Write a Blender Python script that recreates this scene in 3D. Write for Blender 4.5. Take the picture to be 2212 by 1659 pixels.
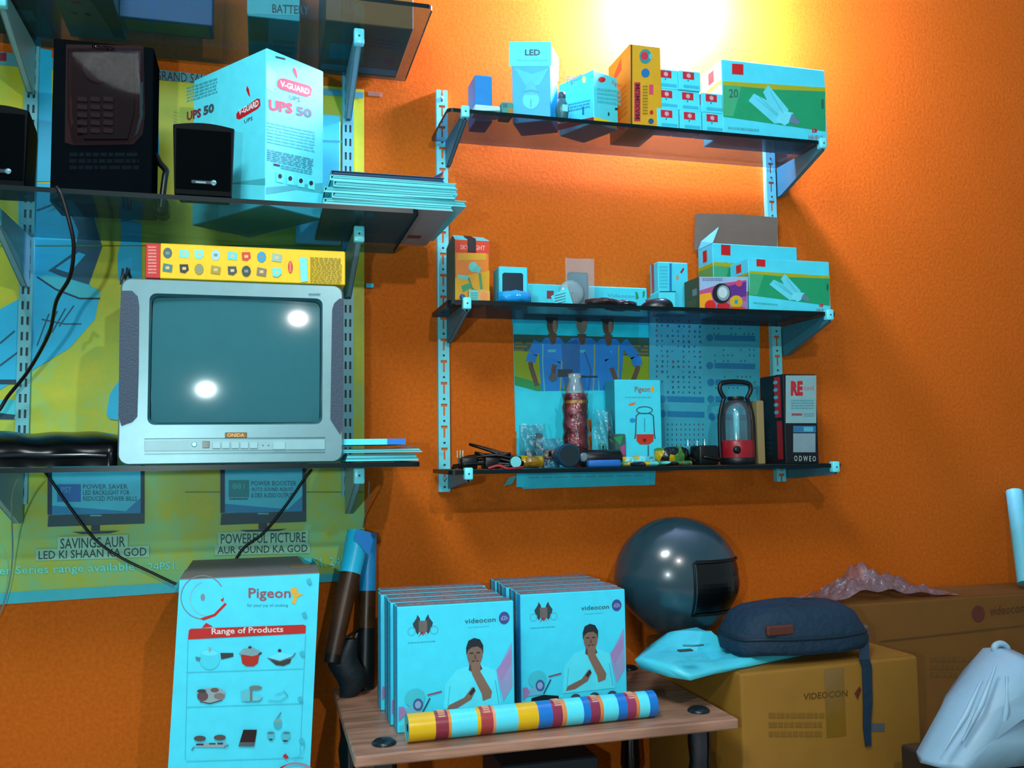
import bpy, bmesh, math, random
from mathutils import Vector, Matrix
random.seed(7)
S = bpy.context.scene
for o in list(bpy.data.objects): bpy.data.objects.remove(o)
# ------------------------------------------------------------------ camera
IW, IH = 2212, 1659
FPX, YAW, PITCH, ROLL = 1969.83, math.radians(15.3717), math.radians(4.32323), math.radians(.7311)
EYE = Vector((0, -2.05, 1.15))
cF = Vector((math.sin(YAW)*math.cos(PITCH), math.cos(YAW)*math.cos(PITCH), math.sin(PITCH)))
r0 = Vector((math.cos(YAW), -math.sin(YAW), 0)); u0 = r0.cross(cF)
cR = math.cos(ROLL)*r0-math.sin(ROLL)*u0; cU = math.sin(ROLL)*r0+math.cos(ROLL)*u0
cd = bpy.data.cameras.new('camera'); cam = bpy.data.objects.new('camera', cd); S.collection.objects.link(cam)
cd.sensor_width = 36; cd.lens = FPX/IW*36; cd.clip_start = .05
cam.matrix_world = Matrix(((cR.x, cU.x, -cF.x, EYE.x), (cR.y, cU.y, -cF.y, EYE.y), (cR.z, cU.z, -cF.z, EYE.z), (0, 0, 0, 1)))
S.camera = cam
S.view_settings.view_transform = 'Standard'; S.view_settings.look = 'None'
S.view_settings.exposure = 0.0; S.view_settings.gamma = 1; S.view_settings.use_curve_mapping = False
# ------------------------------------------------------------------ light
w = bpy.data.worlds.new('world'); S.world = w; w.use_nodes = True
w.node_tree.nodes['Background'].inputs[0].default_value = (.72, .95, 1, 1)
w.node_tree.nodes['Background'].inputs[1].default_value = .30
def disc(name, loc, target, power, size, col=(1, 1, 1)):
    l = bpy.data.lights.new(name, 'AREA'); l.shape = 'DISK'; l.size = size; l.energy = power; l.color = col
    o = bpy.data.objects.new(name, l); S.collection.objects.link(o); o.location = loc
    o.rotation_euler = (Vector(target)-Vector(loc)).to_track_quat('-Z', 'Y').to_euler(); return o
disc('room_lamp_key', (-.4, -1.85, 2.72), (.2, 0, 1.2), 34, .6, (.93, 1, 1))
disc('room_lamp_low', (-.36, -2.3, 1.2), (-.05, 0, 1.25), 11, .045, (.8, 1, 1))
disc('room_lamp_side', (.42, -2.15, 1.98), (.3, 0, 1.2), 10, .035, (1, .97, .93))
LAMP_E = 2600
# ------------------------------------------------------------------ helpers
def ray(x, y): return cF+(x-IW/2)/FPX*cR-(y-IH/2)/FPX*cU
def P(x, y, Y=0.):                      # point of the view ray on the upright plane at this distance from the wall
    d = ray(x, y); return EYE+d*((Y-EYE.y)/d.y)
def PZ(x, y, Z):                        # ... on the level plane at height Z
    d = ray(x, y); return EYE+d*((Z-EYE.z)/d.z)
def PX(x, y, X):
    d = ray(x, y); return EYE+d*((X-EYE.x)/d.x)
def lin(h):
    c = [int(h[i:i+2], 16)/255 for i in (0, 2, 4)]
    c = [((v+.055)/1.055)**2.4 if v > .04045 else v/12.92 for v in c]
    if c[1] > 2*c[0] and c[2] > 2*c[0] and c[1] > .15: c = [c[0]*.55, min(.95, c[1]*1.08), min(.97, c[2]*1.10)]   # cyan cast of the light put into the colour of whites
    return tuple(c)
_m = {}
def M(h, rough=.6, metal=0., var=.10, scale=40., bump=0., spec=.4, coat=0.):
    k = (h, rough, metal, var, scale, bump, spec, coat)
    if k in _m: return _m[k]
    m = bpy.data.materials.new('paint_'+h); m.use_nodes = True; nt = m.node_tree; b = nt.nodes['Principled BSDF']
    c = lin(h)
    tc = nt.nodes.new('ShaderNodeTexCoord'); n = nt.nodes.new('ShaderNodeTexNoise'); n.inputs['Scale'].default_value = scale
    n.inputs['Detail'].default_value = 3
    nt.links.new(tc.outputs['Object'], n.inputs['Vector'])
    mx = nt.nodes.new('ShaderNodeMix'); mx.data_type = 'RGBA'
    mx.inputs[6].default_value = (*[v*(1-var) for v in c], 1); mx.inputs[7].default_value = (*[min(1, v*(1+var)) for v in c], 1)
    nt.links.new(n.outputs['Fac'], mx.inputs[0]); nt.links.new(mx.outputs[2], b.inputs['Base Color'])
    b.inputs['Roughness'].default_value = rough; b.inputs['Metallic'].default_value = metal
    b.inputs['Specular IOR Level'].default_value = spec; b.inputs['Coat Weight'].default_value = coat
    b.inputs['Coat Roughness'].default_value = .08
    if bump:
        bp = nt.nodes.new('ShaderNodeBump'); bp.inputs['Strength'].default_value = bump; bp.inputs['Distance'].default_value = .01
        nt.links.new(n.outputs['Fac'], bp.inputs['Height']); nt.links.new(bp.outputs[0], b.inputs['Normal'])
    _m[k] = m; return m
def clear(name, tint, refl=1.0, rough=.03, ior=1.45, haze=0., hazecol=(.6, .8, .85), solid=False, crinkle=0.):
    m = bpy.data.materials.new(name); m.use_nodes = True; nt = m.node_tree; nt.nodes.clear()
    out = nt.nodes.new('ShaderNodeOutputMaterial'); t = nt.nodes.new('ShaderNodeBsdfTransparent'); t.inputs[0].default_value = (*tint, 1)
    g = nt.nodes.new('ShaderNodeBsdfGlossy'); g.inputs['Roughness'].default_value = rough
    f = nt.nodes.new('ShaderNodeFresnel'); f.inputs[0].default_value = ior
    mu = nt.nodes.new('ShaderNodeMath'); mu.operation = 'MULTIPLY'; mu.inputs[1].default_value = refl; nt.links.new(f.outputs[0], mu.inputs[0])
    if solid:                            # no false inner reflection where the ray leaves a solid pane
        ge = nt.nodes.new('ShaderNodeNewGeometry'); sb = nt.nodes.new('ShaderNodeMath'); sb.operation = 'SUBTRACT'; sb.inputs[0].default_value = refl; nt.links.new(ge.outputs['Backfacing'], sb.inputs[1])
        sb.use_clamp = True; nt.links.new(sb.outputs[0], mu.inputs[1])
    mx = nt.nodes.new('ShaderNodeMixShader'); nt.links.new(mu.outputs[0], mx.inputs[0]); nt.links.new(g.outputs[0], mx.inputs[2])
    if crinkle:
        tc = nt.nodes.new('ShaderNodeTexCoord'); no = nt.nodes.new('ShaderNodeTexNoise'); no.inputs['Scale'].default_value = 70; no.inputs['Detail'].default_value = 3
        bp = nt.nodes.new('ShaderNodeBump'); bp.inputs['Strength'].default_value = crinkle; bp.inputs['Distance'].default_value = .02
        nt.links.new(tc.outputs['Object'], no.inputs['Vector']); nt.links.new(no.outputs['Fac'], bp.inputs['Height']); nt.links.new(bp.outputs[0], g.inputs['Normal'])
    if haze:
        d = nt.nodes.new('ShaderNodeBsdfDiffuse'); d.inputs[0].default_value = (*hazecol, 1)
        m2 = nt.nodes.new('ShaderNodeMixShader'); m2.inputs[0].default_value = haze
        nt.links.new(t.outputs[0], m2.inputs[1]); nt.links.new(d.outputs[0], m2.inputs[2]); nt.links.new(m2.outputs[0], mx.inputs[1])
    else: nt.links.new(t.outputs[0], mx.inputs[1])
    nt.links.new(mx.outputs[0], out.inputs[0]); return m
WHITE = M('5fd8ec', .55); WHITE2 = M('7fc9d8', .6); SILVER = M('62bccb', .38, spec=.5); BLACK = M('06090b', .4); GLOSSB = M('040607', .18, spec=.6)
RED = M('c01418', .5); DRED = M('8f1a2a', .5); YEL = M('e8c400', .5); BLUE = M('1482d8', .5); DBLUE = M('10406e', .55); ORG = M('e07818', .5)
GREEN = M('169060', .5); GREY = M('5a7f88', .55); DGREY = M('2c3f48', .55); BROWN = M('7a5410', .75, bump=.1); INK = M('1c2a34', .6); TEAL = M('1a6a80', .5)
GLASS = clear('shelf_glass', (.52, .57, .60), .85, .03, haze=.12, hazecol=(.22, .27, .30), solid=True); GLASS_L = clear('shelf_glass_teal', (.60, .74, .78), .85, .03, haze=.10, hazecol=(.12, .26, .30), solid=True); GEDGE = M('03181c', .3, spec=.2)
FILM = clear('clear_film', (.92, .95, .96), 2.0, .16, 1.45, crinkle=.5); FILMHAZE = clear('hazy_film', (.9, .92, .93), 1.6, .12, 1.45, .35, (.42, .62, .68))
FILMPINK = clear('bubble_film', (.9, .85, .85), 2.0, .15, 1.5, .26, (.62, .36, .42), crinkle=.5)

class MB:
    def __init__(s): s.v = []; s.f = []; s.fm = []; s.sm = []; s.mats = []
    def mi(s, m):
        if m not in s.mats: s.mats.append(m)
        return s.mats.index(m)
    def add(s, vs, fs, m, smooth=False):
        b = len(s.v); s.v += [tuple(v) for v in vs]; i = s.mi(m)
        for f in fs: s.f.append([b+k for k in f]); s.fm.append(i); s.sm.append(smooth)
        return s
    def box(s, x0, x1, y0, y1, z0, z1, m, bev=0, seg=1):
        if bev:
            bm = bmesh.new(); bmesh.ops.create_cube(bm, size=1)
            for v in bm.verts: v.co = Vector(((x0+x1)/2+v.co.x*(x1-x0), (y0+y1)/2+v.co.y*(y1-y0), (z0+z1)/2+v.co.z*(z1-z0)))
            bmesh.ops.bevel(bm, geom=list(bm.edges), offset=bev, segments=seg, affect='EDGES', profile=.5)
            bm.verts.index_update()
            s.add([v.co for v in bm.verts], [[v.index for v in f.verts] for f in bm.faces], m, seg > 1); bm.free(); return s
        vs = [(x, y, z) for x in (x0, x1) for y in (y0, y1) for z in (z0, z1)]
        return s.add(vs, [(0, 1, 3, 2), (4, 6, 7, 5), (0, 4, 5, 1), (2, 3, 7, 6), (0, 2, 6, 4), (1, 5, 7, 3)], m)
    def prism(s, pts, off, m, mside=None, smooth=False):     # polygon pts (3D) pushed along off
        n = len(pts); off = Vector(off); vs = [Vector(p) for p in pts]+[Vector(p)+off for p in pts]
        s.add(vs, [list(range(n)), list(range(2*n-1, n-1, -1))], m)
        return s.add(vs, [(i, (i+1) % n, n+(i+1) % n, n+i) for i in range(n)], mside or m, smooth)
    def loft(s, loops, m, cap0=True, cap1=True, smooth=True, closed=True):
        n = len(loops[0]); vs = [p for l in loops for p in l]; fs = []
        for k in range(len(loops)-1):
            for i in range(n if closed else n-1):
                j = (i+1) % n; fs.append((k*n+i, k*n+j, (k+1)*n+j, (k+1)*n+i))
        s.add(vs, fs, m, smooth)
        if cap0: s.add(loops[0], [list(range(n))[::-1]], m)
        if cap1: s.add(loops[-1], [list(range(n))], m)
        return s
    def lathe(s, prof, m, c=(0, 0, 0), n=20, axis='z', smooth=True, cap=True):
        loops = []
        for r, h in prof:
            l = []
            for i in range(n):
                a = 2*math.pi*i/n; x, y = r*math.cos(a), r*math.sin(a)
                l.append((c[0]+x, c[1]+y, c[2]+h) if axis == 'z' else ((c[0]+x, c[1]-h, c[2]+y) if axis == 'y' else (c[0]+h, c[1]+x, c[2]+y)))
            loops.append(l)
        return s.loft(loops, m, cap, cap, smooth)
    def tube(s, pts, r, m, n=8, cap=True):
        pts = [Vector(p) for p in pts]; loops = []; up = None
        for i, p in enumerate(pts):
            t = (pts[min(i+1, len(pts)-1)]-pts[max(i-1, 0)]).normalized()
            if up is None: up = Vector((0, 0, 1)) if abs(t.z) < .9 else Vector((0, 1, 0))
            a = t.cross(up).normalized(); up = a.cross(t).normalized()
            rr = r[i] if isinstance(r, (list, tuple)) else r
            loops.append([p+a*rr*math.cos(2*math.pi*k/n)+up*rr*math.sin(2*math.pi*k/n) for k in range(n)])
        return s.loft(loops, m, cap, cap)
    def grid(s, fn, nu, nv, m, smooth=True):
        vs = [fn(i/nu, j/nv) for j in range(nv+1) for i in range(nu+1)]
        return s.add(vs, [(j*(nu+1)+i, j*(nu+1)+i+1, (j+1)*(nu+1)+i+1, (j+1)*(nu+1)+i) for j in range(nv) for i in range(nu)], m, smooth)
    def shift(s, d):
        s.v = [tuple(Vector(v)-Vector(d)) for v in s.v]; return s
    def obj(s, name, parent=None):
        me = bpy.data.meshes.new(name); me.from_pydata(s.v, [], s.f)
        for m in s.mats: me.materials.append(m)
        me.polygons.foreach_set('material_index', s.fm); me.polygons.foreach_set('use_smooth', s.sm); me.update()
        o = bpy.data.objects.new(name, me); S.collection.objects.link(o)
        if parent: o.parent = parent
        return o
def tag(o, label, cat, group=None):
    o['label'] = label; o['category'] = cat
    if group: o['group'] = group
    return o
def thing(name, label, cat, loc=(0, 0, 0), rz=0., group=None):
    o = bpy.data.objects.new(name, None); S.collection.objects.link(o); o.empty_display_size = .02
    o.location = loc; o.rotation_euler = (0, 0, rz); return tag(o, label, cat, group)
def solo(name, label, cat, mb, loc=(0, 0, 0), group=None):     # a thing of one mesh, given in world coordinates
    mb.shift(loc); o = mb.obj(name); o.location = loc; return tag(o, label, cat, group)
def struct(name, mb):
    o = mb.obj(name); o['kind'] = 'structure'; return o
def mw(o): return Matrix.Translation(o.location) @ o.rotation_euler.to_matrix().to_4x4()
def clone(root, loc, rz=None, label=None):
    r = root.copy(); S.collection.objects.link(r); r.location = loc
    if rz is not None: r.rotation_euler = (0, 0, rz)
    if label: r['label'] = label
    for ch in list(root.children):
        c = ch.copy(); S.collection.objects.link(c); c.parent = r
        for g in ch.children:
            d = g.copy(); S.collection.objects.link(d); d.parent = c
    return r
def smoothpath(pts, k=6):
    pts = [Vector(p) for p in pts]; out = []
    for i in range(len(pts)-1):
        a, b, c, d = pts[max(i-1, 0)], pts[i], pts[i+1], pts[min(i+2, len(pts)-1)]
        for j in range(k):
            t = j/k; out.append(.5*((2*b)+(c-a)*t+(2*a-5*b+4*c-d)*t*t+(3*b-a-3*c+d)*t**3))
    return out+[pts[-1]]
def rr(x0, x1, z0, z1, r, y=0., n=5):                          # rounded rectangle loop in an upright plane
    l = []
    for cx, cz, a0 in ((x1-r, z1-r, 0), (x0+r, z1-r, 90), (x0+r, z0+r, 180), (x1-r, z0+r, 270)):
        for i in range(n+1):
            a = math.radians(a0+90*i/n); l.append((cx+r*math.cos(a), y, cz+r*math.sin(a)))
    return l
_g = {}
def glyphs(t, bold=.0):
    k = (t, bold)
    if k not in _g:
        cu = bpy.data.curves.new('type', 'FONT'); cu.body = t; cu.resolution_u = 2; cu.offset = bold
        o = bpy.data.objects.new('type', cu); S.collection.objects.link(o); dg = bpy.context.evaluated_depsgraph_get()
        me = bpy.data.meshes.new_from_object(o.evaluated_get(dg))
        vs = [v.co.copy() for v in me.vertices]; fs = [list(p.vertices) for p in me.polygons]
        bpy.data.objects.remove(o); bpy.data.meshes.remove(me)
        x0 = min(v.x for v in vs); x1 = max(v.x for v in vs); y0 = min(v.y for v in vs); y1 = max(v.y for v in vs)
        _g[k] = ([((v.x-x0)/(x1-x0), (v.y-y0)/(y1-y0)) for v in vs], fs)
    return _g[k]
class Print:                       # flat print lying on a face: either in picture measurements on that face or in fractions of it
    STEP = .00006
    def __init__(s, root, pt=None, n=None, face=None, lift=.0004):
        s.mb = MB(); s.k = 0; s.root = root; s.lift = lift; s.face = face
        if face: O, U, V = map(Vector, face); s.O, s.U, s.V = O, U, V; s.n = U.cross(V).normalized()
        else:
            s.pt = Vector(pt); s.n = Vector(n).normalized(); s.inv = mw(root).inverted() if root else Matrix()
    def mp(s, x, y):
        off = s.n*(s.lift+s.STEP*s.k)
        if s.face: return s.O+s.U*x+s.V*y+off
        d = ray(x, y); return s.inv @ (EYE+d*((s.pt-EYE).dot(s.n)/d.dot(s.n))+off)
    def poly(s, pts, m): s.mb.add([s.mp(*p) for p in pts], [list(range(len(pts)))], m); s.k += 1; return s
    def polys(s, ps, m):
        for pts in ps: s.mb.add([s.mp(*p) for p in pts], [list(range(len(pts)))], m)
        s.k += 1; return s
    def rect(s, x0, y0, x1, y1, m, dy=0): return s.poly([(x0, y0), (x1, y0+dy), (x1, y1+dy), (x0, y1)], m)
    def rects(s, rs, m): return s.polys([[(a, b), (c, b), (c, d), (a, d)] for a, b, c, d in rs], m)
    def ell(s, cx, cy, rx, ry, m, n=18): return s.poly([(cx+rx*math.cos(2*math.pi*i/n), cy+ry*math.sin(2*math.pi*i/n)) for i in range(n)], m)
    def ring(s, cx, cy, rx, ry, wd, m, a0=0, a1=360, n=24):
        q = []
        for i in range(n):
            a, b = (math.radians(a0+(a1-a0)*j/n) for j in (i, i+1))
            q.append([(cx+rx*math.cos(a), cy+ry*math.sin(a)), (cx+rx*math.cos(b), cy+ry*math.sin(b)), (cx+(rx-wd)*math.cos(b), cy+(ry-wd)*math.sin(b)), (cx+(rx-wd)*math.cos(a), cy+(ry-wd)*math.sin(a))])
        return s.polys(q, m)
    def line(s, pts, wd, m):
        q = []
        for (a, b), (c, d) in zip(pts, pts[1:]):
            L = math.hypot(c-a, d-b) or 1; ox, oy = -(d-b)/L*wd/2, (c-a)/L*wd/2
            q.append([(a+ox, b+oy), (c+ox, d+oy), (c-ox, d-oy), (a-ox, b-oy)])
        return s.polys(q, m)
    def text(s, t, x0, y0, x1, y1, m, dy=0., bold=0., vert=False):   # (x0,y1) lower left, (x1,y0) upper right; dy: drop along the line
        vs, fs = glyphs(t, bold)
        if vert: s.mb.add([s.mp(x1-v*(x1-x0), y1+u*(y0-y1)) for u, v in vs], fs, m)
        else: s.mb.add([s.mp(x0+u*(x1-x0), y1+v*(y0-y1)+dy*u) for u, v in vs], fs, m)
        s.k += 1; return s
    def words(s, x0, y0, x1, y1, nl, m, dy=0., fill=.55, rnd=None):  # rows of print too small to read
        rn = rnd or random; q = []; h = (y1-y0)/nl
        for i in range(nl):
            x = x0; W = x1-x0
            while x < x1-W*.02:
                l = W*rn.uniform(.05, .16); e = min(x+l, x1); a = y0+h*i; d1 = dy*(x-x0)/W; d2 = dy*(e-x0)/W
                q.append([(x, a+d1), (e, a+d2), (e, a+h*fill+d2), (x, a+h*fill+d1)]); x = e+W*.025
        return s.polys(q, m)
    def done(s, name='printed_face', parent=None): return s.mb.obj(name, parent or s.root)
def fb(x0, x1, yt, yb, Y, z0=None):                              # extents of an upright face at distance Y
    ym = (yt+yb)/2; xm = (x0+x1)/2
    return P(x0, ym, Y).x, P(x1, ym, Y).x, (z0 if z0 is not None else P(xm, yb, Y).z), P(xm, yt, Y).z
def carton(name, label, cat, px, Y, depth, z0=None, m=WHITE, bev=.0015, group=None, lidseam=True):
    """closed carton with its front parallel to the wall; px = left, right, top, bottom of the front. Returns root."""
    x0, x1, a, b = fb(px[0], px[1], px[2], px[3], Y, z0)
    t = thing(name, label, cat, ((x0+x1)/2, Y+depth/2, a), 0, group); hx = (x1-x0)/2; hy = depth/2; h = b-a
    mb = MB().box(-hx, hx, -hy, hy, 0, h, m, bev); mb.obj('body', t)
    if lidseam: MB().box(-hx+.002, hx-.002, -hy+.002, hy-.002, h-.0004, h+.0008, m).obj('lid', t)
    t['dims'] = (2*hx, depth, h); return t
def fprint(t, Y): return Print(t, (0, Y, 0), (0, -1, 0))
def foil(cols, scale, rough=.22):
    m = bpy.data.materials.new('foil_print'); m.use_nodes = True; nt = m.node_tree; b = nt.nodes['Principled BSDF']
    tc = nt.nodes.new('ShaderNodeTexCoord'); v = nt.nodes.new('ShaderNodeTexVoronoi'); v.inputs['Scale'].default_value = scale; cr = nt.nodes.new('ShaderNodeValToRGB'); cr.color_ramp.interpolation = 'CONSTANT'
    el = cr.color_ramp.elements; el[0].color = (*lin(cols[0]), 1); el[1].position = 1/len(cols); el[1].color = (*lin(cols[1]), 1)
    for i in range(2, len(cols)): q_ = el.new(i/len(cols)); q_.color = (*lin(cols[i]), 1)
    sx_ = nt.nodes.new('ShaderNodeSeparateColor'); nt.links.new(tc.outputs['Object'], v.inputs['Vector']); nt.links.new(v.outputs['Color'], sx_.inputs[0]); nt.links.new(sx_.outputs[0], cr.inputs[0])
    nt.links.new(cr.outputs[0], b.inputs['Base Color']); b.inputs['Roughness'].default_value = rough
    n = nt.nodes.new('ShaderNodeTexNoise'); n.inputs['Scale'].default_value = 60; bp = nt.nodes.new('ShaderNodeBump'); bp.inputs['Strength'].default_value = .6; bp.inputs['Distance'].default_value = .01
    nt.links.new(tc.outputs['Object'], n.inputs['Vector']); nt.links.new(n.outputs['Fac'], bp.inputs['Height']); nt.links.new(bp.outputs[0], b.inputs['Normal']); return m
def corner_box(name, label, cat, C, beta, wl, wr, h, m, bev=.0015):
    """box turned on its shelf: C nearest upright edge, beta turn of the right face from the view line, wl/wr face widths"""
    th = math.atan2(C[0]-EYE.x, C[1]-EYE.y); b = th+beta
    dr = Vector((math.sin(b), math.cos(b), 0)); dl = Vector((math.sin(b-math.pi/2), math.cos(b-math.pi/2), 0))
    rz = math.atan2(dr.y, dr.x)                                   # local x along the right face, local y along the left face
    t = thing(name, label, cat, C, rz)
    MB().box(0, wr, 0, wl, 0, h, m, bev).obj('body', t)
    t['dims'] = (wr, wl, h); return t, dr, dl
# ------------------------------------------------------------------ setting
def wall_mat():
    m = bpy.data.materials.new('orange_wall_paint'); m.use_nodes = True; nt = m.node_tree; b = nt.nodes['Principled BSDF']
    tc = nt.nodes.new('ShaderNodeTexCoord'); n = nt.nodes.new('ShaderNodeTexNoise'); n.inputs['Scale'].default_value = 5; n.inputs['Detail'].default_value = 6
    n2 = nt.nodes.new('ShaderNodeTexNoise'); n2.inputs['Scale'].default_value = 130; n2.inputs['Detail'].default_value = 2
    nt.links.new(tc.outputs['Object'], n.inputs['Vector']); nt.links.new(tc.outputs['Object'], n2.inputs['Vector'])
    a = nt.nodes.new('ShaderNodeMix'); a.data_type = 'RGBA'; a.inputs[6].default_value = (.50, .108, .006, 1); a.inputs[7].default_value = (.575, .121, .010, 1)
    nt.links.new(n.outputs['Fac'], a.inputs[0])
    c = nt.nodes.new('ShaderNodeMix'); c.data_type = 'RGBA'; c.blend_type = 'MULTIPLY'; c.inputs[0].default_value = 1
    r = nt.nodes.new('ShaderNodeMapRange'); r.inputs[1].default_value = .3; r.inputs[2].default_value = .7; r.inputs[3].default_value = .88; r.inputs[4].default_value = 1.12
    nt.links.new(n2.outputs['Fac'], r.inputs[0]); nt.links.new(a.outputs[2], c.inputs[6]); nt.links.new(r.outputs[0], c.inputs[7])
    nt.links.new(c.outputs[2], b.inputs['Base Color']); b.inputs['Roughness'].default_value = .7; b.inputs['Specular IOR Level'].default_value = .08
    bp = nt.nodes.new('ShaderNodeBump'); bp.inputs['Strength'].default_value = .12; bp.inputs['Distance'].default_value = .004
    nt.links.new(n2.outputs['Fac'], bp.inputs['Height']); nt.links.new(bp.outputs[0], b.inputs['Normal']); return m
struct('wall_back', MB().box(-2.2, 3.2, 0, .12, 0, 2.9, wall_mat()))
struct('floor', MB().box(-2.2, 3.2, -4.2, 0, -.1, 0, M('b4b8b8', .45, scale=6)))
struct('ceiling', MB().box(-2.2, 3.2, -4.2, 0, 2.9, 3.0, M('8fb4ba', .8)))
# ------------------------------------------------------------------ lamp on the wall
LP = P(1485, -22, -.085)
lt = thing('wall_lamp', 'glowing white bulb in a holder high on the orange wall above the right shelves', 'lamp', (LP.x, 0, LP.z))
EM = bpy.data.materials.new('bulb_glow'); EM.use_nodes = True
for nn in list(EM.node_tree.nodes): EM.node_tree.nodes.remove(nn)
_e = EM.node_tree.nodes.new('ShaderNodeEmission'); _o = EM.node_tree.nodes.new('ShaderNodeOutputMaterial')
_e.inputs[0].default_value = (1, .86, 1.4, 1); _e.inputs[1].default_value = LAMP_E; EM.node_tree.links.new(_e.outputs[0], _o.inputs[0])
MB().lathe([(.012, .052), (.022, .042), (.031, .024), (.034, .004), (.031, -.016), (.02, -.031), (.004, -.036)], EM, (0, LP.y, 0)).obj('bulb', lt)
MB().lathe([(.019, .05), (.021, .058), (.021, .10), (.016, .108)], M('d8e4e6', .4), (0, LP.y, 0)).obj('holder', lt)
MB().box(-.028, .028, -.012, 0, .06, .13, M('d8e4e6', .5), .003).box(-.009, .009, LP.y, -.011, .085, .10, M('d8e4e6', .5), .002).obj('wall_plate', lt)
# ------------------------------------------------------------------ rails
def rail(label, x, z0, z1, tee, phase=0.):
    t = thing('slotted_rail', label, 'rail', (x, 0, z0), 0, None); H = z1-z0; wd = .0125 if not tee else .0130; D = .014; th = .0015
    m = M('80b0b8', .4, spec=.5) if not tee else M('90cfd9', .45); mb = MB()
    mb.box(-wd, -wd+.0015, -D, 0, 0, H, m).box(wd-.0015, wd, -D, 0, 0, H, m)
    f = lambda xa, xb, za, zb: mb.box(xa, xb, -D-th, -D, max(za, 0), min(zb, H), m) if zb > 0 and za < H and min(zb, H)-max(za, 0) > 1e-5 else None
    pitch = .0316 if not tee else .0497
    n = int(H/pitch)+2
    for i in range(-1, n):
        z = i*pitch+phase
        if tee:
            f(-wd, wd, z, z+.0225)                                   # plain metal
            f(-wd, -.002, z+.0225, z+.0435); f(.002, wd, z+.0225, z+.0435)      # stem of the T
            f(-wd, -.0072, z+.0435, z+.0497); f(.0072, wd, z+.0435, z+.0497)    # bar of the T
            if .01 < z+.011 < H: mb.lathe([(.0028, .0), (.002, .0012), (.0002, .0015)], DGREY, (0, -D-th, z+.011), 8, 'y')
        else:
            f(-wd, wd, z, z+.0145)
            f(-wd, -.0072, z+.0145, z+pitch); f(-.0028, .0028, z+.0145, z+pitch); f(.0072, wd, z+.0145, z+pitch)
    mb.obj('channel', t)
    MB().box(-wd+.001, wd-.001, -.0125, -.0118, 0, H, M('d8641c', .6) if tee else M('20404a', .6)).obj('slot_tone_strip', t)  # added strip colours the slots: unshaded wall tone for T, shade tone otherwise
    for k in (0.03, H-.02): MB().lathe([(.0045, 0), (.0045, .002), (.002, .0032)], M('a8c4c8', .3, .6), (0, -D-th, k), 10, 'y').obj('screw', t)
    return t
XL0, XL1, XR0, XR1 = -.466, .183, .399, 1.256
rail('double slotted steel rail on the poster at far left behind the black speakers', XL0, 1.06, 2.25, False)
rail('double slotted steel rail near the right edge of the yellow green poster', XL1, 1.06, 2.25, False, .012)
rail('white rail with T shaped slots at the left end of the right shelves', XR0, P(958, 1062).z, P(952, 200).z, True, .0)
rail('white rail with T shaped slots at the right end of the right shelves', XR1, P(1678, 1040).z, P(1650, 200).z, True, .02)
# ------------------------------------------------------------------ glass shelves
def shelf(label, x0, x1, dep, z, th=.009):
    t = thing('glass_shelf', label, 'shelf', ((x0+x1)/2, 0, z-th)); hx = (x1-x0)/2
    r = .012; top = []
    for cx, cy, a0 in ((hx-r, -dep+r, 270), (hx, -.017, 0), (-hx, -.017, 90), (-hx+r, -dep+r, 180)):
        if cy > -.02: top.append((cx, cy))
        else:
            for i in range(5):
                a = math.radians(a0+90*i/4); top.append((cx+r*math.cos(a), cy+r*math.sin(a)))
    pts = [(a, b, 0) for a, b in top]
    G_ = GLASS_L if dep > .3 else GLASS; MB().prism(pts, (0, 0, th), G_, G_).obj('glass_pane', t)
    mb = MB(); e = .0006; n = len(pts)
    ins = [(a*(1-e/hx), b+(e if b < -.02 else -e)) for a, b in top]
    mb.add([(a, b, th*.02) for a, b, _ in pts]+[(a, b, th*.98) for a, b, _ in pts], [(i, (i+1) % n, n+(i+1) % n, n+i) for i in range(n) if not (top[i][1] > -.02 and top[(i+1) % n][1] > -.02)], GEDGE)
    for k in range(len(mb.v)): a, b, c = mb.v[k]; mb.v[k] = (a*1.0006, b-.0006 if b < -.02 else b+.0003, c)
    mb.obj('polished_edge', t); return t
ZL = {'top': 2.016, 'mid': 1.612, 'tv': 1.136}; ZR = {'top': 1.880, 'mid': 1.470, 'low': 1.116}
shelf('upper left tinted glass shelf at the top edge of the photo', -.98, .313, .37, ZL['top'])
shelf('left tinted glass shelf under the black speakers and the UPS box', -.98, .284, .37, ZL['mid'])
shelf('lowest left tinted glass shelf carrying the television', -.98, .284, .37, ZL['tv'])
shelf('top right glass shelf carrying the row of lamp boxes', .374, 1.294, .205, ZR['top'])
shelf('middle right glass shelf above the cricket calendar', .372, 1.300, .205, ZR['mid'])
shelf('lowest right glass shelf holding the red lantern', .372, 1.300, .205, ZR['low'])
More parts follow.
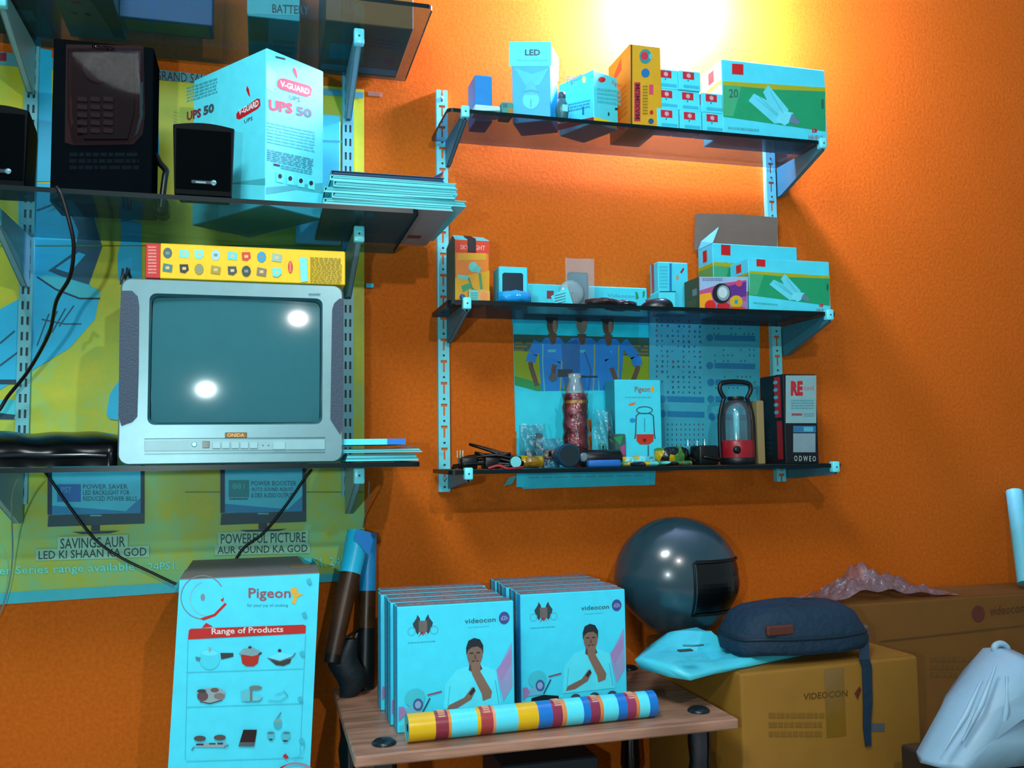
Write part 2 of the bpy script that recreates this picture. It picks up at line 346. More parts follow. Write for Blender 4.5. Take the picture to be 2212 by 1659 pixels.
def bracket(label, x, z, L, h, big):
    t = thing('shelf_bracket', label, 'bracket', (x, 0, z-.008)); m = M('7caab2', .35, spec=.5) if big else M('4c7684', .45); w2 = .0065 if big else .005
    pts = [(-w2, -.0165, 0), (-w2, -L, 0), (-w2, -L, -.016 if not big else -.026), (-w2, -.03, -h), (-w2, -.0165, -h)]
    mb = MB().prism(pts, (.0022, 0, 0), m); mb.prism([(w2, b, c) for _, b, c in pts], (-.0022, 0, 0), m)
    mb.add([(-w2, -L, -.016 if not big else -.026), (w2, -L, -.016 if not big else -.026), (w2, -.03, -h), (-w2, -.03, -h)], [(0, 1, 2, 3)], m)
    mb.obj('arm', t)
    c = MB().box(-w2-.004, w2+.004, -L-.006, -L+.012, -.012 if not big else -.034, .013 if not big else -.002, M('8fe2ee', .3, spec=.6), .003, 2).obj('front_cap', t)
    MB().lathe([(.0022, 0), (.0015, .0008)], DGREY, (0, -L-.006, 0 if not big else -.018), 8, 'y').obj('cap_screw', c)
    MB().box(-.004, .004, -.0165, -.0035, -h, -.004, M('587f88', .5)).obj('hook', t)
    return t
LB = .255
for z, nm in ((ZL['top'], 'under the top left glass shelf'), (ZL['mid'], 'under the shelf with the UPS box'), (ZL['tv'], 'under the television shelf')):
    bracket('pale sloping steel bracket %s, on the left rail' % nm, XL0, z, LB, .105, True)
    bracket('pale sloping steel bracket %s, on the right rail' % nm, XL1, z, LB, .105, True)
for z, nm in ((ZR['top'], 'top'), (ZR['mid'], 'middle'), (ZR['low'], 'lowest')):
    bracket('slim steel bracket with white front cap at left end of the %s right shelf' % nm, XR0+.012, z, .208, .060 if nm != 'lowest' else .036, False)
    bracket('slim steel bracket with white front cap at right end of the %s right shelf' % nm, XR1+.022, z, .208, .075 if nm != 'lowest' else .030, False)

# ------------------------------------------------------------------ big poster, left
def poster_mat():
    m = bpy.data.materials.new('poster_print'); m.use_nodes = True; nt = m.node_tree; b = nt.nodes['Principled BSDF']
    tc = nt.nodes.new('ShaderNodeTexCoord'); n = nt.nodes.new('ShaderNodeTexNoise'); n.inputs['Scale'].default_value = 9; n.inputs['Detail'].default_value = 8; n.inputs['Roughness'].default_value = .7
    nt.links.new(tc.outputs['Object'], n.inputs['Vector'])
    sp = nt.nodes.new('ShaderNodeSeparateXYZ'); nt.links.new(tc.outputs['Object'], sp.inputs[0])
    r = nt.nodes.new('ShaderNodeMapRange'); r.inputs[1].default_value = .0; r.inputs[2].default_value = .7; r.inputs[3].default_value = .14; r.inputs[4].default_value = -.14
    nt.links.new(sp.outputs[2], r.inputs[0])
    ad = nt.nodes.new('ShaderNodeMath'); nt.links.new(n.outputs['Fac'], ad.inputs[0]); nt.links.new(r.outputs[0], ad.inputs[1])
    cr = nt.nodes.new('ShaderNodeValToRGB'); e = cr.color_ramp.elements
    e[0].position = .22; e[0].color = (*lin('cec412'), 1); e[1].position = .8; e[1].color = (*lin('70c89c'), 1)
    q = cr.color_ramp.elements.new(.5); q.color = (*lin('a8be30'), 1)
    nt.links.new(ad.outputs[0], cr.inputs[0]); nt.links.new(cr.outputs[0], b.inputs['Base Color']); b.inputs['Roughness'].default_value = .5
    return m
PX0, PX1, PZ0, PZ1 = -.80, .2205, .862, 1.985
pt = thing('wall_poster', 'large yellow green advertising poster on the wall behind the television', 'poster', ((PX0+PX1)/2, 0, PZ0))
hw = (PX1-PX0)/2; PH = PZ1-PZ0
MB().grid(lambda u, v: (-hw+2*hw*u, -.0022-.0006*math.sin(u*9)*math.sin(v*7), PH*v+(.018*u if v == 0 else 0)), 24, 24, poster_mat()).obj('sheet', pt)
q = Print(pt, (0, -.0034, 0), (0, -1, 0), lift=0)
PW = M('4fb9c6', .5); PC = M('20b0d8', .5); PD = M('12566e', .5); PD2 = M('0e3c52', .5); LIME = M('8fd0b0', .5)
q.poly([(-60, 1283), (0, 1281), (380, 1258), (785, 1236), (785, 1250), (785, 1252), (0, 1306), (-60, 1309)], PW)
q.poly([(-60, 105), (785, 200), (785, 213), (-60, 135)], M('6a98a0', .5)); q.text('GRAND SALE', 335, 152, 452, 172, M('4a1820', .5), 10); q.rect(0, 114, 14, 132, DRED)
# the figure in whites
q.poly([(62, 100), (112, 108), (112, 392), (60, 392)], PC); q.poly([(318, 150), (340, 240), (346, 345), (330, 390), (315, 390)], PC)
q.poly([(40, 395), (222, 398), (226, 440), (200, 446), (218, 535), (192, 612), (215, 640), (205, 690), (150, 752), (70, 800), (0, 842), (-60, 860), (-60, 700), (52, 640), (40, 560)], PC)
q.poly([(148, 455), (196, 446), (221, 533), (192, 615), (130, 596), (104, 585), (160, 545), (170, 500)], PD)
q.poly([(94, 412), (222, 425), (224, 442), (150, 446), (100, 460), (140, 430)], M('4a8a98', .5))
q.poly([(120, 580), (170, 545), (185, 550), (150, 590)], PC); q.poly([(98, 592), (150, 604), (190, 616), (217, 628), (215, 646), (172, 642), (120, 622), (86, 600)], PW)
q.line([(80, 598), (120, 625), (172, 645), (216, 645)], 4, PD2)
for a in range(4): q.line([(160-18*a, 660+6*a), (128-16*a, 705+14*a)], 3.2, PD)
q.line([(90, 690), (140, 700), (176, 700)], 3, PD); q.line([(0, 742), (32, 715)], 4, PD); q.line([(0, 790), (40, 760)], 4, PD); q.line([(80, 455), (140, 432), (170, 424)], 4, PD2)
q.rects([(-60, 864, 36, 905)], PW); q.rects([(-60, 820, 38, 830)], PD2); q.poly([(-20, 890), (34, 896), (30, 906), (-20, 905)], PD2)
q.poly([(262, 470), (306, 484), (306, 600), (256, 606), (254, 552), (262, 520)], PC); q.poly([(262, 405), (318, 412), (318, 470), (262, 480)], PD)
q.line([(262, 615), (266, 580)], 6, PD2); q.line([(270, 615), (275, 578)], 5, PD2); q.line([(280, 600), (280, 580)], 4, PD2)
q.poly([(262, 815), (262, 908), (238, 905), (230, 895), (238, 850)], PC)
q.rects([(-60, 530, 785, 532.5), (400, 1062, 785, 1064)], M('5a7a1c', .5))
# two television pictures with their captions
for x0, x1, dy in ((103, 312, 0), (476, 661, -4)):
    q.rect(x0, 990, x1, 1112+dy, PD2); q.rect(x0+10, 985, x1-8, 1110+dy, M('54c4dc', .5)); q.poly([(x0+10, 1092+dy), (x1-40, 1104+dy), (x1-8, 1075+dy), (x1-8, 1110+dy), (x0+10, 1112+dy)], M('1488b8', .5))
    q.poly([(x0+2, 1113+dy), (x1, 1108+dy), (x1, 1131+dy), (x0, 1138+dy)], M('1e4c58', .5)); q.rect((x0+x1)/2-12, 1112+dy, (x0+x1)/2+12, 1115+dy, PW)
    q.rect((x0+x1)/2-10, 1134+dy, (x0+x1)/2+8, 1147+dy, PD2); q.poly([((x0+x1)/2-52, 1149+dy), ((x0+x1)/2+52, 1146+dy), ((x0+x1)/2+30, 1152+dy), ((x0+x1)/2-30, 1154+dy)], PD2)
q.rect(124, 1046, 175, 1084, M('0f70b8', .5)); q.text('PST', 133, 1052, 155, 1064, PW)
q.text('POWER SAVER', 180, 1046, 276, 1056, PD); q.text('LED BACKLIGHT FOR', 180, 1059, 280, 1069, PD); q.text('REDUCED POWER BILLS', 180, 1072, 296, 1082, PD)
q.rect(494, 1037, 538, 1074, M('178a90', .5)); q.text('881', 502, 1044, 528, 1056, PW); q.words(496, 1076, 536, 1082, 1, PD)
q.text('POWER BOOSTER', 543, 1039, 640, 1049, PD); q.text('AUTO SOUND ADJUST', 543, 1053, 634, 1063, PD); q.text('& DBX AUDIO OUTPUT', 543, 1065, 632, 1075, PD)
CAP = M('1c4448', .5)
for a, X0, Y0, X1, Y1, dy in (('SAVINGS AUR', 131, 1163, 271, 1186, -5), ('LED KI SHAAN KA GOD', 84, 1190, 317, 1208, -8), ('POWERFUL PICTURE', 477, 1153, 660, 1175, -4), ('AUR SOUND KA GOD', 470, 1180, 664, 1196, -4)):
    q.rect(X0-6, Y0-3, X1+6, Y1+3, LIME, dy); q.text(a, X0, Y0, X1, Y1, CAP, dy, .012)
q.text('er Series range available :', 0, 1224, 306, 1246, M('8fe0d8', .5), -10, .01); q.text('24PS1,', 320, 1216, 386, 1236, M('8fe0d8', .5), -4, .01); q.text('24PS1, 24P', 640, 1207, 748, 1228, M('8fe0d8', .5), -5, .01)
q.done('printed_face')
# ------------------------------------------------------------------ right wall calendar
ct = thing('wall_calendar', 'wall calendar with three cricketers in blue on the wall below the middle right shelf', 'calendar', (P(1375, 800).x, 0, P(1110, 1055).z))
cl = MB(); A = [P(1106, 640), P(1640, 650), P(1640, 985), P(1417, 998), P(1414, 1043), P(1414, 1047), P(1130, 1056), P(1120, 1048), P(1118, 940), P(1113, 930)]
cl.prism([(a.x-ct.location.x, -.0018, a.z-ct.location.z) for a in A], (0, .0015, 0), M('3cc6da', .5)); cl.obj('sheet', ct)
q = Print(ct, (0, -.0018, 0), (0, -1, 0), lift=.0003)
SKY = M('0c9cb8', .5); JER = M('1478c4', .5); JER2 = M('1a62a0', .5); SKIN = M('5c4a3c', .6); HAIR = M('14242c', .6); TRIM = M('5aa8b8', .5)
q.rect(1106, 640, 1402, 700, SKY, 2); q.rect(1108, 698, 1402, 724, M('12cce0', .5), 4)
q.poly([(1109, 722), (1402, 730), (1402, 775), (1110, 760)], M('25564c', .5)); q.words(1112, 738, 1400, 762, 3, M('6a6a30', .5), 8)
q.poly([(1110, 758), (1402, 770), (1402, 845), (1300, 852), (1200, 845), (1112, 830)], M('7c9c10', .5)); q.poly([(1111, 812), (1200, 838), (1330, 848), (1402, 830), (1402, 858), (1290, 862), (1180, 850), (1112, 832)], M('2c8a4c', .5))
def player(cx, top, sh, bot, wS, arms, sk):
    for a in arms:
        q.line(a[:3], 21, JER); q.line(a[2:], 10, SKIN)
    q.poly([(cx-wS*.9, sh+12), (cx-wS*.45, sh-6), (cx+wS*.45, sh-6), (cx+wS*.9, sh+12), (cx+wS*.7, bot), (cx-wS*.7, bot)], JER)
    q.line([(cx-wS*.6, sh+8), (cx-wS*.62, sh+50), (cx-wS*.5, bot)], 3, TRIM); q.line([(cx+wS*.6, sh+8), (cx+wS*.6, sh+50), (cx+wS*.5, bot)], 3, M('7c9a60', .5))
    q.poly([(cx-10, sh-14), (cx+10, sh-14), (cx+6, sh+8), (cx-2, sh+10)], SKIN); q.ell(cx, top+30, 12, 24, sk); q.ell(cx-2, top+14, 14, 15, HAIR); q.ell(cx+5, top+34, 5, 15, M('86786a', .6), 10)
    q.rect(cx-10, sh+20, cx+8, sh+26, TRIM)
player(1193, 670, 735, 845, 34, [[(1163, 738), (1150, 765), (1146, 782), (1146, 790), (1160, 834)]], SKIN)
player(1313, 672, 738, 850, 38, [[(1345, 738), (1372, 770), (1378, 790), (1376, 800), (1366, 825)]], SKIN)
player(1256, 668, 736, 872, 46, [[(1220, 745), (1200, 780), (1198, 788), (1195, 800), (1196, 815)], [(1292, 740), (1316, 775), (1320, 795), (1322, 800), (1330, 820)]], M('6a7868', .6))
q.poly([(1212, 745), (1244, 734), (1252, 745), (1252, 868), (1222, 868), (1216, 800)], JER2); q.line([(1262, 760), (1276, 800), (1268, 862)], 4, JER2); q.line([(1218, 846), (1292, 852)], 4, M('174a80', .5)); q.ell(1194, 815, 9, 9, M('4a5c60', .6)); q.rect(1204, 798, 1236, 814, DGREY); q.rect(1230, 812, 1290, 816, PD2)
q.rect(1115, 846, 1402, 1052, M('3ccade', .5), -4); q.words(1140, 1030, 1390, 1036, 1, M('58a8b4', .5), -5)
q.poly([(1402, 650), (1640, 655), (1640, 985), (1402, 1000)], M('4a9fb4', .55))
rn = random.Random(3); dots = []; red = []
for r_ in range(16):
    for c_ in range(9):
        X = 1416+c_*11.6+rn.uniform(-1, 1); Y = 690+r_*11+c_*.3
        if rn.random() < .8: (red if rn.random() < .12 else dots).append((X, Y, X+rn.uniform(2, 5), Y+rn.uniform(3, 6)))
for blk in range(3):
    for r_ in range(3):
        for c_ in range(10):
            X = 1540+c_*9.3+blk*2; Y = 690+blk*58+r_*12
            if rn.random() < .6: dots.append((X, Y+6, X+2.5, Y+10))
for r_ in range(5):
    for c_ in range(9): X = 1440+c_*9.5; Y = 915+r_*11; (dots if rn.random() < .8 else red).append((X, Y, X+2.5, Y+4))
q.rects(dots, M('255e70', .5)); q.rects(red, M('6a4a5a', .5)); BAND = M('1a74a0', .5)
for X, Y, W_ in ((1532, 684, 94), (1532, 730, 98), (1532, 790, 98), (1534, 862, 80), (1430, 862, 90), (1430, 894, 90), (1534, 826, 80), (1536, 900, 80)):
    q.rect(X+10, Y-6, X+W_, Y+6, BAND, 2); q.ell(X, Y, 8, 8, BAND, 10)
q.done('printed_face')
# ------------------------------------------------------------------ goods on the upper left shelf
z = ZL['top']+.0004
def shelfbox(name, label, cat, X0, X1, Y, d, h, m, zz=z):
    t = thing(name, label, cat, ((X0+X1)/2, Y+d/2, zz)); MB().box((X0-X1)/2, (X1-X0)/2, -d/2, d/2, 0, h, m, .0015).obj('body', t)
    MB().box((X0-X1)/2+.003, (X1-X0)/2-.003, -d/2+.003, d/2-.003, h-.0005, h+.001, m).obj('lid', t); return t
a = PZ(257, 35, z); b = PZ(455, 22, z); c = PZ(520, 92, z)
t = shelfbox('blue_carton', 'blue carton with olive underside seen through the top left glass shelf', 'box', a.x, b.x, a.y, min(-.03, c.y)-a.y, .20, M('0c4c84', .5))
d_ = t.children[0].dimensions
Print(t, face=((-(b.x-a.x)/2+.008, (min(-.03, c.y)-a.y)/2-.006, 0), (b.x-a.x-.016, 0, 0), (0, -(min(-.03, c.y)-a.y)+.014, 0)), lift=.0002).rect(0, 0, 1, 1, M('6a7c40', .6)).done('bottom_panel')
a = PZ(530, 34, z); b = PZ(648, 42, z); Yb = a.y; db = min(.2, -.03-Yb)
t = shelfbox('battery_carton', 'white and teal battery carton beside the blue carton on the top left shelf', 'box', a.x+.004, b.x, Yb, db, .19, M('4ba4b0', .5))
q = fprint(t, Yb); q.rect(534, -20, 647, 30, M('6fb4bc', .5), 4); q.text('BATTERY', 588, 9, 668, 28, M('30484c', .5), 4, .02); q.done('front_print')
q = Print(t, face=((-(b.x-a.x)/2+.002, db/2, 0), (b.x-a.x-.004, 0, 0), (0, -db, 0)), lift=.0002); q.rect(0, 0, 1, 1, M('3c808c', .5)); q.rect(.02, .45, .40, .99, M('4a4010', .5)); q.words(.5, .2, .95, .6, 3, M('285c66', .5)); q.done('bottom_print')
x0, x1, _, _ = fb(656, 893, 0, 60, Yb-.02); x0 = max(x0, b.x+.05)
t = shelfbox('brown_carton', 'wide brown cardboard carton at the right end of the top left shelf', 'box', x0, x1, Yb-.02, .25, .16, M('8a5c20', .7))
q = Print(t, face=((-(x1-x0)/2, .125, 0), (x1-x0, 0, 0), (0, -.25, 0)), lift=.0002); q.rect(.02, .05, .98, .17, M('7fb0b4', .5)); q.rect(.1, .3, .5, .6, M('5a8c84', .6)); q.rect(.78, .28, .9, .42, DRED); q.words(.55, .6, .9, .8, 3, M('5a3c18', .6)); q.done('bottom_print')
x0, x1, _, _ = fb(105, 240, 0, 60, -.26)
t = shelfbox('picture_carton', 'carton with a portrait picture on its underside over the black boxed phone', 'box', x0, x1, -.26, .2, .16, M('5f8288', .6))
q = Print(t, face=((-(x1-x0)/2, .1, 0), (x1-x0, 0, 0), (0, -.2, 0)), lift=.0002); q.rect(0, 0, 1, 1, M('80706a', .6)); q.poly([(.55, 1), (1, 1), (1, .05), (.8, .1), (.7, .6)], M('2a2010', .6)); q.ell(.35, .5, .3, .4, M('8a746c', .6)); q.ell(.25, .55, .06, .03, INK); q.ell(.48, .55, .06, .03, INK); q.ell(.36, .78, .1, .03, DRED); q.done('bottom_print')
x0, x1, _, _ = fb(-90, 62, 0, 60, -.28)
t = shelfbox('red_carton', 'dark red and olive carton at the far left of the top left shelf', 'box', x0, x1, -.28, .24, .15, M('6a2410', .6))
Print(t, face=((-(x1-x0)/2, .12, 0), (x1-x0, 0, 0), (0, -.24, 0)), lift=.0002).rect(.1, .1, .95, .6, M('5c4a10', .6)).rect(.5, .3, .8, .5, M('7c8c88', .6)).words(.2, .7, .9, .9, 3, M('8a3020', .6)).done('bottom_print')
# ------------------------------------------------------------------ goods on the speaker shelf
z = ZL['mid']+.0006
def speaker(label, px, Y, d, rz=0.):
    x0, x1, _, h = fb(*px, Y, z); h -= z; wd = (x1-x0)/2
    t = thing('desktop_speaker', label, 'speaker', ((x0+x1)/2, Y+d/2, z), rz); n = 10
    fl = []
    loops = []
    for yy, sc in ((-d/2, .97), (-d/2+.006, 1), (d/2-.02, .92), (d/2, .86)):
        l = []
        for i in range(n+1): u = i/n; l.append(((-1+2*u)*wd*sc, yy, h*(.955+.045*math.sin(math.pi*u))*(sc if yy > 0 else 1)))
        l += [(wd*sc*.93, yy, .004), (-wd*sc*.93, yy, .004)]; loops.append(l)
    MB().loft(loops, M('050a0d', .5, spec=.04), smooth=False).obj('cabinet', t)
    g = MB().grid(lambda u, v: ((-.88+1.76*u)*wd, -d/2-.002-.003*math.sin(math.pi*u)*math.sin(math.pi*v), h*(.10+.80*v)), 10, 10, M('030608', .95, scale=400, bump=.2, spec=.02)); g.obj('grille', t)
    MB().box(-.02, .022, -d/2-.0055, -d/2-.003, h*.165, h*.215, M('1a2c34', .3), .001).obj('name_plate', t)
    p = Print(t, face=((-.012, -d/2-.0055, h*.168), (.034, 0, 0), (0, 0, h*.05))); p.text('intex', 0, 0, .5, 1, M('9fb8c0', .3, .5)) if False else p.words(0, .1, .5, .9, 1, M('7f9ca6', .3)); p.done('lettering')
    MB().lathe([(.0055, 0), (.0045, .002), (.001, .003)], M('b8f4ff', .08, .9, spec=1), (.018, -d/2-.0055, h*.19), 12, 'y').obj('badge', t)
    for k in (-.7, .7): MB().lathe([(.006, 0), (.006, .005)], BLACK, (k*wd, 0, 0), 8).obj('foot', t)
    return t
speaker('small black desktop speaker with bright badge in front of the UPS box', (372, 506, 266, 424), -.364, .06)
speaker('black desktop speaker cut by the left photo edge on the speaker shelf', (-70, 60, 226, 398), -.35, .10)
# boxed phone
Yb = -.27; x0, x1, _, h = fb(112, 330, 92, 396, Yb, z); wd = (x1-x0)/2; h -= z
t = thing('boxed_phone', 'tall black display box with a telephone behind its clear window', 'boxed phone', ((x0+x1)/2, Yb+.05, z))
DK = M('070c10', .6, spec=.0); DKB = M('2a1c1c', .4)
MB().box(-wd, wd, -.05, .05, 0, h, DK, .002).obj('box', t)
q = fprint(t, Yb); q.poly([(143, 96), (310, 99), (313, 250), (308, 290), (288, 312), (160, 314), (140, 308)], M('241618', .6, spec=.03)); q.done('window_backing')
def pl(x, y, Y): a = P(x, y, Y); return (a.x-t.location.x, Y-t.location.y, a.z-t.location.z)
MB().prism([pl(x, y, Yb-.004) for x, y in ((178, 110), (272, 112), (288, 130), (290, 240), (275, 300), (180, 300), (168, 240), (170, 130))], (0, .0035, 0), M('1c1214', .55, spec=.04)).obj('handset', t)
MB().lathe([(.028, 0), (.026, .004), (.02, .001), (.008, -.001), (.006, .003), (.001, .004)], M('2a1a1e', .55, spec=.04), pl(212, 150, Yb-.004), 20, 'y').obj('earpiece', t)
for r_ in range(5):
    for c_ in range(3): a = pl(178+c_*28, 215+r_*17, Yb-.004); MB().box(a[0]-.009, a[0]+.009, a[1]-.0025, a[1], a[2]-.005, a[2]+.005, M('2c1e22', .55, spec=.05), .001).obj('key', t)
bl = MB(); lo = []
for k, (ins, yo) in enumerate(((0, -.0012), (2, -.014), (9, -.020))):
    lo.append([pl(x, y, Yb+yo) for x, y in ((146+ins, 104+ins), (230, 104+ins), (308-ins, 106+ins), (311-ins, 180), (311-ins, 250), (300-ins, 292-ins), (280-ins, 310-ins), (200, 312-ins), (156+ins, 308-ins), (146+ins, 250), (145+ins, 180))])
bl.loft(lo, clear('window_film', (.75, .78, .8), .06, .05), False, True, True); bl.obj('clear_window', t)
q = fprint(t, Yb); q.text('FRONTECH', 199, 97, 247, 107, M('8a9aa4', .5), 4, .02); q.words(150, 330, 300, 372, 3, M('10181c', .6, spec=0.)); q.done('lettering')
# black cable heap
solo('cable_heap', 'black power adapter cable lying on the shelf behind the small black speaker', 'cable', MB().tube(smoothpath([P(337, 335, -.2), P(345, 352, -.21), P(358, 368, -.22), P(356, 385, -.23), (P(350, 390, -.23).x, -.24, z+.008)]), .006, BLACK).box(P(337, 350, -.2).x, P(366, 380, -.2).x, -.22, -.17, z, z+.035, BLACK, .006), (P(345, 380, -.2).x, -.2, z))
# UPS box
C = P(573, 430, -.335); C = Vector((C.x, C.y, z)); hu = P(573, 103, -.335).z-z
t, dr, dl = corner_box('ups_carton', 'tall white UPS carton with red logos, corner turned to the viewer', 'box', C, math.radians(53), .235, .138, hu, M('72d6e8', .55))
for nrm, side in ((Vector((dr.y, -dr.x, 0)), 'r'), (Vector((-dl.y, dl.x, 0)), 'l')):
    q = Print(t, C, nrm)
    G2 = M('52a8b4', .55); RD = M('bc1420', .5)
    if side == 'r':
        q.poly([(574, 405), (697, 395), (697, 418), (640, 410), (574, 420)], G2); q.poly([(575, 135), (600, 160), (590, 200), (575, 190)], M('8adfe8', .5)); q.rect(595, 121, 616, 125, INK, 5)
        q.poly([(634, 145), (640, 152), (643, 170), (638, 165), (632, 152)], RD)
        q.poly([(604, 170), (612, 169), (668, 185), (674, 193), (671, 207), (663, 210), (606, 193), (599, 186), (599, 176)], RD); q.text('V-GUARD', 605, 174, 668, 187, M('b8eef4', .5), 18, .03)
        q.text('UPS', 625, 205, 648, 215, INK, 6); q.text('UPS', 580, 214, 632, 238, RD, 9, .05); q.text('50', 640, 229, 673, 249, M('3f5a62', .5), 7, .04)
        q.words(576, 262, 680, 310, 7, M('58b8c4', .5), 22); q.words(576, 322, 676, 348, 6, M('4a8c98', .5), 22)
        q.rect(590, 353, 604, 357, INK, 3); q.words(606, 356, 674, 366, 2, M('4a98a4', .5), 14)
        for i, X in enumerate((597, 619, 642, 664)): q.rect(X, 371+i*5, X+15, 393+i*5, M('78dcea', .5), 3); q.ell(X+7, 381+i*5, 4.5, 5.5, INK, 8)
    else:
        q.poly([(573, 400), (402, 392), (402, 380), (500, 395), (573, 385)], G2)
        q.poly([(534, 185), (538, 192), (541, 209), (537, 206), (532, 194)], RD)
        q.poly([(516, 240), (556, 213), (562, 214), (563, 228), (557, 235), (518, 258), (511, 256), (511, 246)], RD); q.text('V-GUARD', 516, 236, 559, 250, M('b8eef4', .5), -21, .03); q.text('UPS', 528, 259, 546, 267, INK, -8)
        q.text('UPS', 404, 242, 435, 262, M('7a3038', .5), -9, .05); q.text('50', 440, 230, 463, 250, M('3f5058', .5), -8, .05); q.words(404, 190, 470, 225, 5, M('5aa4b0', .5), -22)
    q.done('right_print' if side == 'r' else 'left_print')
MB().box(.003, .135, .003, .232, hu-.0005, hu+.0012, WHITE).obj('lid', t)
# white carton behind UPS
t = carton('white_carton', 'thin white carton standing against the poster behind the UPS box', 'box', (640, 735, 246, 420), -.034, .012, z, M('5fd4e8', .55)); fprint(t, -.034).rect(640, 300, 738, 304, M('3fa4b4', .5), 4).done('seam_print')
# magazines
MAGS = [(700, 976, 9, 'paler thick magazine at the bottom of the pile beside the UPS box', '6fbcc4', .0), (712, 1000, 9, 'second magazine from the bottom of the pile, sticking out farthest right', '74c4cc', .006),
        (705, 984, 8, 'third magazine from the bottom of the pile beside the UPS box', '62b4bc', -.004), (718, 984, 9, 'magazine in the middle of the pile with pale page edges', '6cbcc6', .003),
        (712, 982, 8, 'second magazine from the top of the pile beside the UPS box', '78ccd4', .002), (716, 958, 7, 'dark blue covered magazine on top of the pile beside the UPS box', '124a70', .0)]
zz = z; xs = .118
for i, (a, b, hpx, lab, col, sk) in enumerate(MAGS):
    hh = hpx*.00125; X0 = P(a, 430, -.36).x; X1 = P(b, 430, -.36).x; dp = .29
    t = thing('magazine', lab, 'magazine', ((X0+X1)/2, -.219, zz), sk*6, 'magazines piled beside the UPS box'); hx = (X1-X0)/2
    mb = MB()
    for k in range(3): mb.box(-hx+.002*k, hx-.001*k, -dp/2+.0015*((k+i) % 2), dp/2, hh*(.12+k*.25), hh*(.12+k*.25+.235), M(('74c8d0', '5fa8b0', '7fd4dc')[k] if i < 5 else '14486c', .6))
    mb.obj('pages', t)
    cm = M(col, .35); MB().box(-hx-.001, hx+.001, -dp/2-.002, dp/2, 0, hh*.12, M('8a8f92', .5) if i == 0 else cm).box(-hx-.001, hx+.001, -dp/2-.002, dp/2, hh*.88, hh, cm).box(-hx-.0015, -hx+.0005, -dp/2-.001, dp/2, 0, hh, cm).obj('cover', t)
    if i == 0: Print(t, face=((-hx, dp/2, 0), (2*hx, 0, 0), (0, -dp, 0)), lift=.0002).rect(.78, .2, .9, .3, M('5a3a3c', .5)).words(.1, .3, .5, .6, 4, GREY).done('back_print')
    if i == 2: MB().prism([(hx, -.06, hh*.4), (hx+.03, -.075, hh*.2), (hx, -.095, hh*.3)], (0, 0, .0015), M('0e3f66', .5)).obj('loose_corner', t)
    if i == 5: MB().prism([(hx-.02, -dp/2-.002, hh), (hx, -dp/2-.002, hh+.012), (hx, -dp/2+.03, hh+.01), (hx-.02, -dp/2+.03, hh)], (0, 0, .001), cm).obj('turned_corner', t)
    zz += hh+.0004
# ------------------------------------------------------------------ television
z = ZL['tv']+.0006; Yt = -.352
X0, X1, _, ht = fb(255, 743, 606, 1000, Yt, z); ht -= z; hx = (X1-X0)/2
t = thing('television', 'silver tube television with grey green screen on the lowest left shelf', 'television', ((X0+X1)/2, Yt, z))
def tl(x, y, Y=0.): a = P(x, y, Yt+Y); return (a.x-t.location.x, Y, a.z-t.location.z)
BZ = M('70989f', .34, .3, spec=.5); GR = M('35485a', .6, scale=300, bump=.3)
S0 = rr(-hx, hx, 0, ht, .018, .012); S1 = rr(-hx+.004, hx-.004, .003, ht-.004, .016, 0)
a = tl(318, 918); b = tl(697, 645); OP = rr(a[0], b[0], a[2], b[2], .012, 0.); OPi = rr(a[0]+.003, b[0]-.003, a[2]+.003, b[2]-.004, .012, .012)
mb = MB(); mb.loft([rr(-hx+.01, hx-.01, .004, ht-.012, .02, .07), rr(-hx, hx, 0, ht, .018, .05), S0], BZ, True, False, True); mb.loft([S0, S1], BZ, False, False, False); mb.loft([S1, OP], BZ, False, False, False); mb.loft([OP, OPi], M('2e6670', .4), False, False, False); mb.obj('bezel', t)
MB().loft([rr(-hx+.012, hx-.012, .006, ht-.016, .03, .06), rr(-hx*.86, hx*.86, .012, ht*.93, .04, .14), rr(-hx*.62, hx*.62, .03, ht*.78, .05, .26), rr(-hx*.42, hx*.42, .05, ht*.62, .04, .315)], M('3c6a76', .5)).obj('back_housing', t)
def scr(u, v):
    x = a[0]+.004+(b[0]-a[0]-.008)*u; zz_ = a[2]+.004+(b[2]-a[2]-.008)*v; xn = 2*u-1; zn = 2*v-1
    return (x, .004+.014*(xn*xn*.55+zn*zn*.45), zz_)
MB().grid(scr, 24, 18, M('2c6872', .10, var=.05, spec=.5)).obj('screen', t)
g = [(300, 660), (297, 640), (285, 628), (262, 628), (258, 700), (256, 900), (262, 920), (285, 912), (296, 900), (299, 800)]
MB().prism([tl(x, y, -.003) for x, y in g], (0, .004, 0), GR).obj('speaker_grille', t)
g = [(718, 668), (722, 655), (733, 645), (741, 645), (741, 920), (735, 938), (722, 918), (714, 905), (716, 780)]
MB().prism([tl(x, y, -.003) for x, y in g], (0, .004, 0), GR).obj('speaker_grille', t)
for (xa, ya, xb, yb, m_, nm, th_) in ((312, 945, 702, 948, M('2a5a66', .5), 'panel_line', .0012), (312, 976, 702, 981, M('38707c', .5), 'panel_line', .0012), (312, 949, 702, 975, M('86b4ba', .35), 'control_panel', .0018), (438, 953, 453, 968, M('081c24', .2), 'remote_sensor', .003), (590, 955, 616, 971, M('90c0c6', .35), 'power_button', .0045), (486, 934, 533, 946, M('7a5418', .4), 'name_plate', .002)):
    A_ = tl(xa, yb); B_ = tl(xb, ya); MB().box(A_[0], B_[0], -th_-.0012, 0.002, A_[2], B_[2], m_, .0005).obj(nm, t)
for k in range(5): A_ = tl(459+k*20, 969); B_ = tl(477+k*20, 955); MB().box(A_[0], B_[0], -.0055, 0, A_[2], B_[2], M('90c0c6', .35), .0008).obj('button', t)
